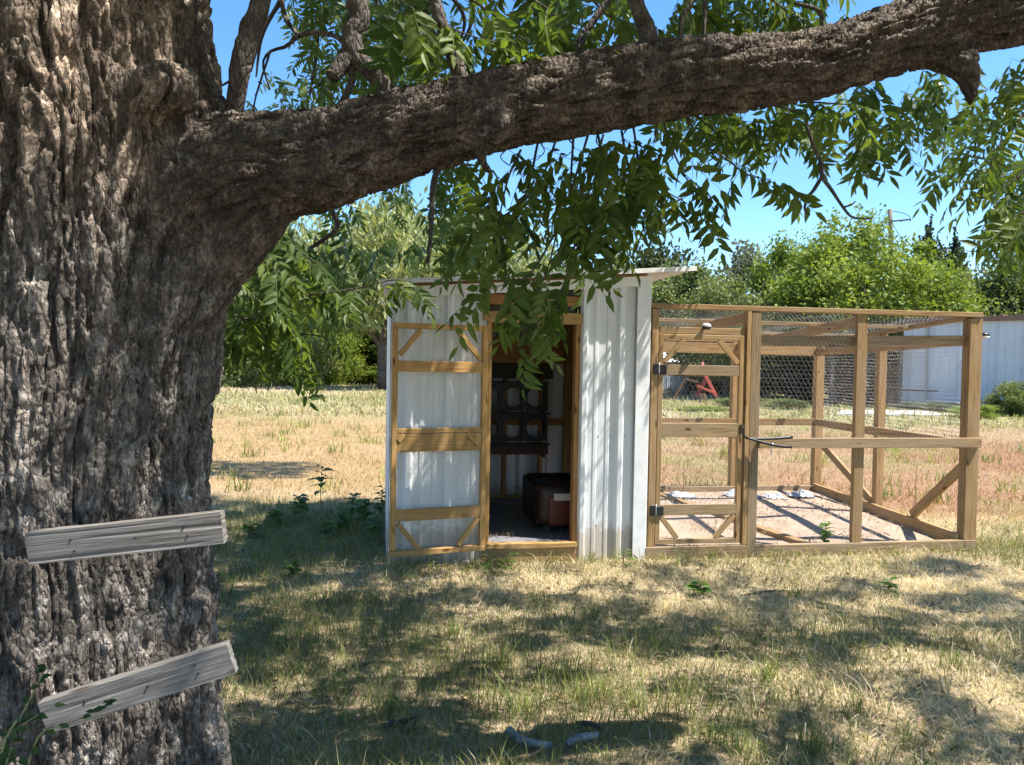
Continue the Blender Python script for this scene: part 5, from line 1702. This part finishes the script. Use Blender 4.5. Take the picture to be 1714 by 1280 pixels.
# vine in the corner by the trunk
vl = at(-10, 1290, 1.45)
vine = tag(empty('vine', (vl[0], vl[1], 0.0)), 'leafy green vine climbing beside the foot of the trunk', 'vine')
vst = [[(-30, 1420, 1.45, 4), (5, 1250, 1.45, 4), (40, 1190, 1.45, 3), (65, 1140, 1.45, 2.5), (80, 1115, 1.45, 2)],
       [(-30, 1330, 1.45, 4), (5, 1240, 1.45, 3), (35, 1215, 1.47, 3), (75, 1190, 1.5, 2), (130, 1165, 1.55, 1.2)],
       [(20, 1400, 1.5, 4), (60, 1240, 1.5, 3), (110, 1215, 1.5, 2.4), (150, 1195, 1.52, 2), (190, 1172, 1.55, 1.2)],
       [(-40, 1500, 1.4, 4), (0, 1330, 1.4, 4), (10, 1280, 1.4, 3), (20, 1250, 1.4, 2)]]
rv = np.random.default_rng(4)
for c in vst:
    w_ = px(c)
    w_ = [[*q_[:3], q_[3] * 0.55] for q_ in w_]
    tube('stem', w_, 'pale_stem', vine, 6, 16)
    p = smooth_path(w_, 40)[:, :3]
    for k in range(13):
        q = p[int(rv.uniform(6, 39))]
        o = bpy.data.objects.new('leaf', VLM)
        place(o, q, vine)
        az = rv.uniform(0, 6.28)
        o.rotation_euler = Matrix(frame(np.array([math.cos(az), math.sin(az), rv.uniform(-.3, .6)]) / 1.05, np.array([rv.normal(0, .4), -0.5, 1])).tolist()).to_euler()
        s = rv.uniform(0.012, 0.024)
        o.scale = (s, s, s)
for k in range(26):
    q = at(rv.uniform(-20, 55), rv.uniform(1215, 1300), rv.uniform(1.4, 1.52))
    o = bpy.data.objects.new('leaf', VLM)
    place(o, q, vine)
    az = rv.uniform(0, 6.28)
    o.rotation_euler = Matrix(frame(np.array([math.cos(az), math.sin(az), rv.uniform(-.3, .6)]) / 1.05, np.array([rv.normal(0, .4), -0.5, 1])).tolist()).to_euler()
    s = rv.uniform(0.018, 0.036)
    o.scale = (s, s, s)


def log(rows, mat, label, seed, name='log', rough=0.006):
    c = []
    for a_, b_, r in rows:
        g = gnd(a_, b_)
        r = r * 0.72
        c.append([g[0], g[1], r * 0.8 + 0.008, r])
    o = tube(name, c, mat, None, 14, 34, rough * 0.9, seed=seed)
    tag(o, label, 'dead wood')


log([(852, 1232, 0.026), (872, 1246, 0.024), (900, 1254, 0.022), (925, 1256, 0.020)], 'grey_log', 'curved bluish grey piece of dead branch on the lawn', 1)
log([(948, 1250, 0.016), (965, 1245, 0.022), (985, 1241, 0.022), (1000, 1238, 0.020)], 'grey_log', 'short pale straight piece of dead branch beside the curved one', 2)
log([(640, 1222, 0.014), (665, 1215, 0.022), (690, 1212, 0.020), (702, 1205, 0.012)], 'dark_bark', 'dark lump of bark lying in the shaded lawn', 3, 'bark_piece', 0.012)
log([(965, 1215, 0.010), (990, 1218, 0.016), (1010, 1228, 0.012)], 'dark_bark', 'dark rotten stick behind the pale branch piece', 4, 'stick')
log([(850, 1275, 0.007), (890, 1268, 0.009), (905, 1258, 0.006)], 'dry_stalk', 'thin brown stick in front of the curved branch', 5, 'stick', 0.002)
log([(670, 988, 0.008), (700, 975, 0.010), (735, 968, 0.008)], 'grey_log', 'thin dead stick on the straw before the coop', 6, 'stick', 0.002)
log([(1240, 1000, 0.010), (1300, 992, 0.012), (1340, 996, 0.008)], 'dark_bark', 'dark dead stick in the lawn before the run', 7, 'stick', 0.003)

# ------------------------------------------------------------------ background trees
def crown_mesh(name, n, leaf, seed, c1, c2, shape='round', clumps=46, spread=0.16):
    """crown in a unit box: x,y in -0.5..0.5, z 0..1"""
    r = np.random.default_rng(seed)
    P = []
    while len(P) < clumps:
        p = r.uniform(-1, 1, 3)
        d = np.linalg.norm(p)
        if d > 1 or d < 0.30:
            continue
        P.append(p)
    P = np.array(P)
    k = r.integers(0, clumps, n)
    size = r.uniform(0.5, 1.35, clumps)
    X = P[k] + r.normal(0, 1, (n, 3)) * (spread * size[k])[:, None]
    X = X * np.array([0.5, 0.5, 0.5]) + np.array([0, 0, 0.5])
    if shape == 'cone':
        s = np.clip(1.15 - X[:, 2], 0.05, 1.1)[:, None]
        X[:, :2] *= s * 1.2
    elif shape == 'dome':
        X[:, 2] = np.abs(X[:, 2]) ** 1.0
        X[:, :2] *= (1.08 - 0.35 * X[:, 2:] ** 2)
    elif shape == 'weep':
        X[:, 2] -= 0.10 * np.abs(r.normal(0, 1, n))
    X[:, 2] = np.clip(X[:, 2], 0.0, 1.12)
    L = leaf * r.uniform(0.6, 1.4, n)
    d = r.normal(0, 1, (n, 3))
    if shape == 'weep':
        d = d * np.array([0.5, 0.5, 0.3]) + np.array([0, 0, -1.0])
    d /= np.linalg.norm(d, axis=1)[:, None]
    s = np.cross(d, r.normal(0, 1, (n, 3))); s /= np.linalg.norm(s, axis=1)[:, None]
    wdt = (0.16 if shape == 'weep' else 0.34)
    V = np.stack([X - d * L[:, None] / 2, X + s * (L * wdt)[:, None], X + d * L[:, None] / 2, X - s * (L * wdt)[:, None]], 1).reshape(-1, 3)
    q = np.arange(n)[:, None] * 4
    Q = np.concatenate([q, q + 1, q + 2, q + 3], 1)
    tone = r.random(clumps)[k] * 0.7 + r.random(n) * 0.3
    c = np.array(c1) + (np.array(c2) - np.array(c1)) * tone[:, None]
    return raw_mesh(name, V, Q, np.repeat(c, 4, 0), False, 'far_leaf')


def bg_trunk_mesh(seed):
    r = np.random.default_rng(seed)
    Vs, Qs, Ts, off = [], [], [], 0
    paths = [np.array([[0, 0, 0, 0.030], [0.01, 0, 0.25, 0.024], [r.normal(0, .02), r.normal(0, .02), 0.5, 0.018], [0, 0, 0.85, 0.006]])]
    for k in range(7):
        a_ = k * 0.9 + r.normal(0, .3); z0 = r.uniform(0.18, 0.5)
        e = np.array([math.cos(a_) * 0.34, math.sin(a_) * 0.34, z0 + r.uniform(0.2, 0.42)])
        paths.append(np.array([[0, 0, z0, 0.014], [*(e * np.array([0.5, 0.5, 0.5]) + np.array([0, 0, z0 * 0.5 - 0.02])), 0.010], [*e, 0.003]]))
    for c in paths:
        p = smooth_path(c, 9)
        V, Fc = tube_arrays(p[:, :3], np.maximum(p[:, 3], 0.002), 7)
        Vs.append(V); Qs.append(Fc[0] + off); Ts.append(Fc[1] + off); off += len(V)
    V = np.concatenate(Vs)
    return raw_mesh('trunk', V, [np.concatenate(Qs), np.concatenate(Ts)], np.ones((len(V), 3)), True, 'branch_bark')


KINDS = {
    'bright': [crown_mesh('crown', 32000, 0.025, 1, (0.11, 0.165, 0.028), (0.26, 0.33, 0.06), 'dome', 90, 0.13), crown_mesh('crown', 28000, 0.026, 2, (0.11, 0.165, 0.028), (0.26, 0.33, 0.06), 'round', 52, 0.15)],
    'olive': [crown_mesh('crown', 20000, 0.032, 3, (0.09, 0.125, 0.045), (0.21, 0.25, 0.09), 'round', 50, 0.15), crown_mesh('crown', 20000, 0.032, 4, (0.09, 0.125, 0.045), (0.20, 0.24, 0.09), 'dome', 44, 0.17)],
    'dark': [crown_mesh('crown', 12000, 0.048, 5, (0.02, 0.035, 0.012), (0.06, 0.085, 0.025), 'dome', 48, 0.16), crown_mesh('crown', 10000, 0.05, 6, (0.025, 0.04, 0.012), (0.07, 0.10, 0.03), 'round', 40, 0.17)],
    'feathery': [crown_mesh('crown', 13000, 0.055, 7, (0.17, 0.20, 0.08), (0.34, 0.37, 0.17), 'weep', 60, 0.14), crown_mesh('crown', 12000, 0.055, 8, (0.16, 0.19, 0.085), (0.32, 0.35, 0.17), 'weep', 54, 0.15)],
    'cedar': [crown_mesh('crown', 8000, 0.040, 9, (0.03, 0.048, 0.028), (0.075, 0.10, 0.055), 'cone', 60, 0.17)],
    'grey': [crown_mesh('crown', 9000, 0.045, 10, (0.09, 0.105, 0.075), (0.18, 0.20, 0.15), 'round', 40, 0.14)],
}
BGT = [bg_trunk_mesh(k) for k in range(3)]
UP = {}


def bg_tree(cx, Y, top, wpx, kind, label, low=0.16, name='tree', cat='tree', group='trees along the field edge'):
    k = UP.get(kind, 0); UP[kind] = k + 1
    b = at(cx, 612, Y)
    h = at(cx, top, Y)[2]
    w = wpx * Y / F
    loc = np.array([b[0], b[1], 0.0])
    e = tag(empty(name, loc), label, cat, group)
    cm = KINDS[kind][k % len(KINDS[kind])]
    o = bpy.data.objects.new('crown', cm)
    place(o, loc + EZ * h * low, e)
    o.scale = (w * 1.12, w * 1.0, h * (1 - low) / 1.02)
    o.rotation_euler = (0, 0, k * 1.7 + cx * 0.01)
    if name == 'tree':
        o = bpy.data.objects.new('trunk', BGT[k % 3])
        place(o, loc - EZ * 0.05, e)
        o.scale = (max(h, w) * 0.9, max(h, w) * 0.9, h)
        o.rotation_euler = (0, 0, k * 2.1)


S = 'shrubs along the field edge'
bg_tree(385, 46, 525, 150, 'olive', 'pale olive bush at the field edge close beside the big trunk', 0.0, 'shrub', 'shrub', S)
bg_tree(470, 50, 545, 170, 'feathery', 'light feathery bush left of the dark thicket', 0.0, 'shrub', 'shrub', S)
bg_tree(540, 54, 520, 120, 'bright', 'bright green bush in front of the dark thicket', 0.0, 'shrub', 'shrub', S)
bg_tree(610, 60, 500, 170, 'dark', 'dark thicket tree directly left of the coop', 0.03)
bg_tree(600, 58, 612, 130, 'bright', 'low bright shrub under the dark thicket', 0.0, 'shrub', 'shrub', S)
bg_tree(660, 57, 608, 120, 'bright', 'low bright shrub by the coop corner beyond the field', 0.0, 'shrub', 'shrub', S)
bg_tree(470, 62, 345, 250, 'feathery', 'tall pale feathery tree behind the light bush')
bg_tree(640, 46, 318, 250, 'feathery', 'tall lacy tree whose top reaches the thick limb behind the coop corner', 0.3)
bg_tree(790, 50, 345, 240, 'feathery', 'tall lacy tree over the middle of the coop roof', 0.3)
bg_tree(420, 52, 440, 170, 'bright', 'bright green tree close behind the trunk edge')
bg_tree(545, 57, 455, 140, 'bright', 'bright green tree over the dark thicket')
bg_tree(610, 70, 420, 190, 'olive', 'tall olive tree rising over the dark thicket')
bg_tree(700, 62, 372, 230, 'feathery', 'tallest pale feathery tree rising behind the coop roof')
bg_tree(830, 64, 395, 200, 'feathery', 'pale feathery tree behind the middle of the coop roof')
bg_tree(930, 66, 425, 170, 'olive', 'olive tree behind the leaves over the coop door')
bg_tree(1030, 66, 420, 170, 'feathery', 'feathery tree behind the right end of the coop roof')
bg_tree(1100, 60, 418, 120, 'dark', 'dark tree peeping over the coop roof overhang')
bg_tree(1150, 44, 452, 190, 'olive', 'olive tree above the run gate')
bg_tree(1255, 52, 394, 150, 'grey', 'grey green open crowned tree left of the bright tree')
bg_tree(1215, 40, 470, 150, 'olive', 'olive bushy tree between run gate and bright tree')
bg_tree(1335, 44, 405, 170, 'bright', 'bright green tree on the left shoulder of the tallest bright tree')
bg_tree(1440, 40, 368, 250, 'bright', 'tallest bright green tree behind the run')
bg_tree(1545, 39, 440, 130, 'bright', 'small bright green tree leaning before the white metal building', 0.2)
bg_tree(1400, 56, 415, 240, 'dark', 'dark broad tree behind the tallest bright tree')
bg_tree(1555, 62, 384, 150, 'cedar', 'pointed dark cedar right of the utility pole', 0.05)
bg_tree(1590, 60, 405, 140, 'cedar', 'shorter dark cedar beside the pointed cedar', 0.05)
bg_tree(1530, 60, 418, 140, 'cedar', 'small dark cedar at the foot of the utility pole', 0.05)
bg_tree(1625, 54, 440, 160, 'grey', 'grey green tree behind the white metal building roof')
bg_tree(1710, 50, 432, 180, 'olive', 'olive tree behind the high end of the white metal building')
bg_tree(1290, 42, 560, 150, 'dark', 'dark bush standing in for tree shade behind the run middle', 0.0, 'shrub', 'shrub', S)  # dark leaf colour here and next stands for shade beneath the trees
bg_tree(1345, 43, 575, 130, 'dark', 'dark bush standing in for tree shade beside the carport', 0.0, 'shrub', 'shrub', S)
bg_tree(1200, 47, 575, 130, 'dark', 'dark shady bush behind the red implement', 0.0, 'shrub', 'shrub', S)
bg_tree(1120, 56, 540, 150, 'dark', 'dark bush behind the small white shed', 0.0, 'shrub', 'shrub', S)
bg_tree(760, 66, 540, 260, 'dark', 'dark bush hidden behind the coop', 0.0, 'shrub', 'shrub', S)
bg_tree(1245, 33, 664, 90, 'olive', 'low olive weedy bush in the grass behind the run', 0.0, 'shrub', 'shrub', S)
bg_tree(1180, 29, 680, 90, 'bright', 'low bright weed clump before the red implement', 0.0, 'shrub', 'shrub', S)
bg_tree(1320, 31, 668, 60, 'olive', 'low olive weed clump behind the run', 0.0, 'shrub', 'shrub', S)
bg_tree(1705, 29.0, 640, 80, 'olive', 'loose olive bush against the white metal building', 0.0, 'shrub', 'shrub', S)
bg_tree(1655, 30.0, 664, 60, 'grey', 'low grey bush at the foot of the white metal building', 0.0, 'shrub', 'shrub', S)
bg_tree(1560, 31.5, 670, 90, 'grey', 'pale flowering weed clump before the white metal building', 0.0, 'shrub', 'shrub', S)
bg_tree(1640, 27, 678, 70, 'bright', 'yellow green weed clump beyond the run corner', 0.0, 'shrub', 'shrub', S)
bg_tree(290, 55, 440, 240, 'olive', 'olive tree hidden behind the big trunk')
bg_tree(100, 58, 430, 280, 'feathery', 'feathery tree behind the big trunk')
bg_tree(1860, 48, 420, 240, 'olive', 'olive tree beyond the white metal building')

# ------------------------------------------------------------------ far buildings
def wall_between(name, p, q, zt0, zt1, mat, parent, pitch=0.9, big=0.05):
    p, q = np.asarray(p, float), np.asarray(q, float)
    L = np.linalg.norm(q - p)
    A = (q - p) / L
    N = np.cross(A, EZ)
    if N @ (-p) < 0:
        N = -N
    if np.cross(A, EZ) @ N < 0:
        pass
    return rpanel(name, p, A, EZ, N, 0.0, L, 0.0, lambda s: zt0 + (zt1 - zt0) * s / L, 0.3, mat, parent, pitch, big, 0.012, 0.02)


p0 = gnd(1510, 683); p1 = gnd(1740, 694)
dirw = (p1 - p0) / np.linalg.norm(p1 - p0)
p2 = p1 + dirw * 9.0
back = np.array([dirw[1], -dirw[0], 0]); back = back if back[0] > 0 else -back
bld = tag(empty('metal_building', (p0 + p2) / 2), 'long white ribbed metal building with brown roof edge beyond the run', 'building')
n_p = 6
for k in range(n_p):
    a_, b_ = p0 + (p2 - p0) * k / n_p, p0 + (p2 - p0) * (k + 1) / n_p - dirw * 0.01
    wall_between('wall_panel', a_, b_, 3.75, 3.75, 'far_wall', bld)
wall_between('end_wall', p0, p0 + back * 8.0, 3.75, 3.75, 'far_wall', bld)
beam('eave_trim', p0 - dirw * 0.2 + EZ * 3.83 - back * 0.12, p2 + EZ * 3.83 - back * 0.12, 0.20, 0.12, back, 'rust_trim', bld, 0.01)
rb = p0 - dirw * 0.2 + EZ * 3.94 - back * 0.18
rl = np.linalg.norm(p2 - p0) + 0.2
rpanel('roof', rb, dirw, back + EZ * 0.03, np.array([0, 0, 1.0]), 0, rl, 0.0, 8.4, 0.3, 'rust_trim', bld, 0.9, 0.04, 0.01, 0.03)
beam('downpipe', p0 + dirw * 0.95 - back * 0.10, p0 + dirw * 0.95 - back * 0.10 + EZ * 3.7, 0.08, 0.08, back, 'far_wall', bld, 0.01)
beam('sill_angle', p0 - dirw * 0.05 - back * 0.05 + EZ * 0.8, p0 + dirw * 1.4 - back * 0.05 + EZ * 0.8, 0.05, 0.05, back, 'rust_trim', bld, 0.005)

# dark open carport left of the building
cp0 = gnd(1392, 680); cp1 = gnd(1505, 684)
cpd = (cp1 - cp0) / np.linalg.norm(cp1 - cp0); cpb = np.array([-cpd[1], cpd[0], 0])
car = tag(empty('carport', (cp0 + cp1) / 2), 'dark open carport between the shady bushes and the white metal building', 'carport')
cw = np.linalg.norm(cp1 - cp0)
for s in (0.0, 0.5, 1.0):
    for t_ in (0.05, 4.5):
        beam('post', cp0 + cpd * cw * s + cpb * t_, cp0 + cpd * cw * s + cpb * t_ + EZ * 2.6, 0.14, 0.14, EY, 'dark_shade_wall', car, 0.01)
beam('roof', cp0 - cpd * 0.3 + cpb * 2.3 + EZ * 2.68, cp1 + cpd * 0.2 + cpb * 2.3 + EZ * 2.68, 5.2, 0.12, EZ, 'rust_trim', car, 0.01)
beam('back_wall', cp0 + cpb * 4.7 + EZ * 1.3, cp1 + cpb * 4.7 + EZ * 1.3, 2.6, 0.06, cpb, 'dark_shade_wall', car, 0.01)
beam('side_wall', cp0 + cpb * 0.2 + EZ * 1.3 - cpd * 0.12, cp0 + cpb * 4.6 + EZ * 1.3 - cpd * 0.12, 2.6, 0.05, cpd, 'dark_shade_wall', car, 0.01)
beam('gate_bar', cp0 + cpd * 0.1 - cpb * 0.1 + EZ * 0.95, cp1 - cpb * 0.1 + EZ * 0.95, 0.05, 0.05, cpb, 'rusty_iron', car, 0.005)
beam('gate_bar', cp0 + cpd * 0.1 - cpb * 0.1 + EZ * 0.25, cp1 - cpb * 0.1 + EZ * 0.25, 0.05, 0.05, cpb, 'rusty_iron', car, 0.005)
# concrete apron
q = [gnd(1400, 695), gnd(1585, 697), gnd(1550, 689), gnd(1410, 688)]
V = np.array([v + EZ * 0.06 for v in q] + [v - EZ * 0.1 for v in q])
tag(mesh_obj('concrete_slab', V, np.array([[0, 1, 2, 3], [0, 4, 5, 1], [1, 5, 6, 2], [2, 6, 7, 3], [3, 7, 4, 0]]), 'concrete'), kind='structure')

# small white shed seen through the gate
s0 = gnd(1088, 657); s1 = gnd(1151, 658)
sd_ = (s1 - s0) / np.linalg.norm(s1 - s0); sb = np.array([-sd_[1], sd_[0], 0])
sh = tag(empty('garden_shed', (s0 + s1) / 2 + sb * 1.5), 'small pale shed with bright gabled roof seen through the run gate', 'shed')
sw = np.linalg.norm(s1 - s0)
wall_between('front_wall', s0, s1, 2.0, 2.0, 'far_wall', sh, 0.4, 0.03)
wall_between('end_wall', s1 + sd_ * 0.02, s1 + sd_ * 0.02 + sb * 3.0, 2.0, 2.0, 'far_wall', sh, 0.4, 0.03)
wall_between('end_wall', s0 - sd_ * 0.02, s0 - sd_ * 0.02 + sb * 3.0, 2.0, 2.0, 'far_wall', sh, 0.4, 0.03)
wall_between('back_wall', s0 + sb * 3.0, s1 + sb * 3.0, 2.0, 2.0, 'far_wall', sh, 0.4, 0.03)
for sg in (0, 1):
    a_ = s0 - sd_ * 0.15 + EZ * 1.97 + (sb * -0.15 if sg == 0 else sb * 3.15)
    bdir = (sb * 1.65 if sg == 0 else -sb * 1.65) + EZ * 0.95
    nn = np.cross(sd_, bdir); nn /= np.linalg.norm(nn); nn = nn if nn[2] > 0 else -nn
    rpanel('roof_slope', a_, sd_, bdir, nn, 0, sw + 0.3, 0.0, 1.0, 0.2, 'white_trim', sh, 0.4, 0.02, 0.005, 0.02)
V = np.array([s1 + sd_ * 0.03 + EZ * 2.0, s1 + sd_ * 0.03 + sb * 3 + EZ * 2.0, s1 + sd_ * 0.03 + sb * 1.5 + EZ * 2.88])
V = np.concatenate([V, V - sd_ * 0.04])
mesh_obj('gable', V, [np.array([[0, 1, 2], [5, 4, 3]])], 'far_wall', sh)
beam('barge_board', s1 + sd_ * 0.16 - sb * 0.16 + EZ * 1.97, s1 + sd_ * 0.16 + sb * 1.5 + EZ * 2.92, 0.12, 0.04, sd_, 'red_paint', sh, 0.005)
beam('barge_board', s1 + sd_ * 0.16 + sb * 3.16 + EZ * 1.97, s1 + sd_ * 0.16 + sb * 1.5 + EZ * 2.92, 0.12, 0.04, sd_, 'red_paint', sh, 0.005)
beam('corner_board', s1 + sd_ * 0.06 - sb * 0.06, s1 + sd_ * 0.06 - sb * 0.06 + EZ * 2.0, 0.12, 0.04, sb, 'red_paint', sh, 0.005)

# red farm implement
im = tag(empty('farm_implement', gnd(1165, 675)), 'red steel farm implement with rusty drawbar standing in the weeds behind the run', 'implement')
YI = 36.0
IP = lambda a_, b_, dy=0.0: at(a_, b_, YI + dy)


def ibar(name, a_, b_, w, mat, da=0.0, db=0.0):
    beam(name, IP(*a_, da), IP(*b_, db), w, w, EY, mat, im, 0.01)


ibar('frame_arm', (1180, 628), (1198, 662), 0.15, 'red_paint'); ibar('frame_arm', (1184, 630), (1166, 662), 0.14, 'red_paint', 0.1, 0.3)
ibar('frame_arm', (1180, 628), (1175, 606), 0.10, 'red_paint', 0.2, 0.5); ibar('frame_arm', (1166, 645), (1196, 658), 0.10, 'red_paint', -0.3, -0.1)
ibar('shank', (1168, 660), (1156, 676), 0.10, 'rusty_iron', 0.2, 0.2); ibar('shank', (1174, 658), (1170, 678), 0.10, 'rusty_iron'); ibar('shank', (1178, 658), (1180, 678), 0.10, 'rusty_iron', -0.2, -0.2)
ibar('shank', (1197, 660), (1202, 676), 0.12, 'rusty_iron', 0.1, 0.1)
ibar('drawbar', (1147, 634), (1124, 674), 0.10, 'rusty_iron', 0.6, 0.6); ibar('drawbar', (1147, 634), (1170, 640), 0.10, 'rusty_iron', 0.6, 0.3)
tube('hose', [[*IP(1136, 652, .6), 0.03], [*IP(1139, 664, .6), 0.03], [*IP(1144, 675, .6), 0.03]], 'black_plastic', im, 6, 8)

# utility pole and wires
YP = 72.0
pb = at(1490, 612, YP); pt = at(1490, 350, YP)
up_ = tag(empty('utility_pole', (pb[0], pb[1], 0)), 'grey wooden utility pole with wires rising behind the bright tree', 'utility pole')
tube('pole', [[pb[0], pb[1], -0.2, 0.24], [pb[0], pb[1], 6, 0.22], [pt[0], pb[1], pt[2], 0.19]], 'pole_wood', up_, 12, 12)
beam('crossarm', at(1474, 372, YP), at(1525, 367, YP - 1.0), 0.12, 0.14, EZ, 'pole_wood', up_, 0.01)
tube('jumper_wire', [[*at(1490, 352, YP), 0.035], [*at(1510, 356, YP - .4), 0.035], [*at(1522, 362, YP - .8), 0.035], [*at(1524, 370, YP - 1), 0.035]], 'cable', up_, 5, 12)
tube('jumper_wire', [[*at(1490, 355, YP), 0.03], [*at(1482, 360, YP), 0.03], [*at(1476, 371, YP), 0.03]], 'cable', up_, 5, 8)
tube('guy_wire', [[*at(1492, 370, YP), 0.03], [*at(1502, 388, YP - 2), 0.03], [*at(1516, 410, YP - 4), 0.03]], 'cable', up_, 5, 8)
tube('insulator', [[*at(1506, 369, YP - .5), 0.10], [*at(1511, 369, YP - .6), 0.10]], 'cable', up_, 8, 3)
wr = tag(tube('service_wire', [[*at(1512, 404, YP - 4), 0.035], [*at(1560, 412, 66), 0.035], [*at(1640, 422, 58), 0.035], [*at(1800, 436, 46), 0.035]], 'wire_steel', None, 5, 24), 'thin pale service wire sagging from the utility pole past the cedars', 'wire')
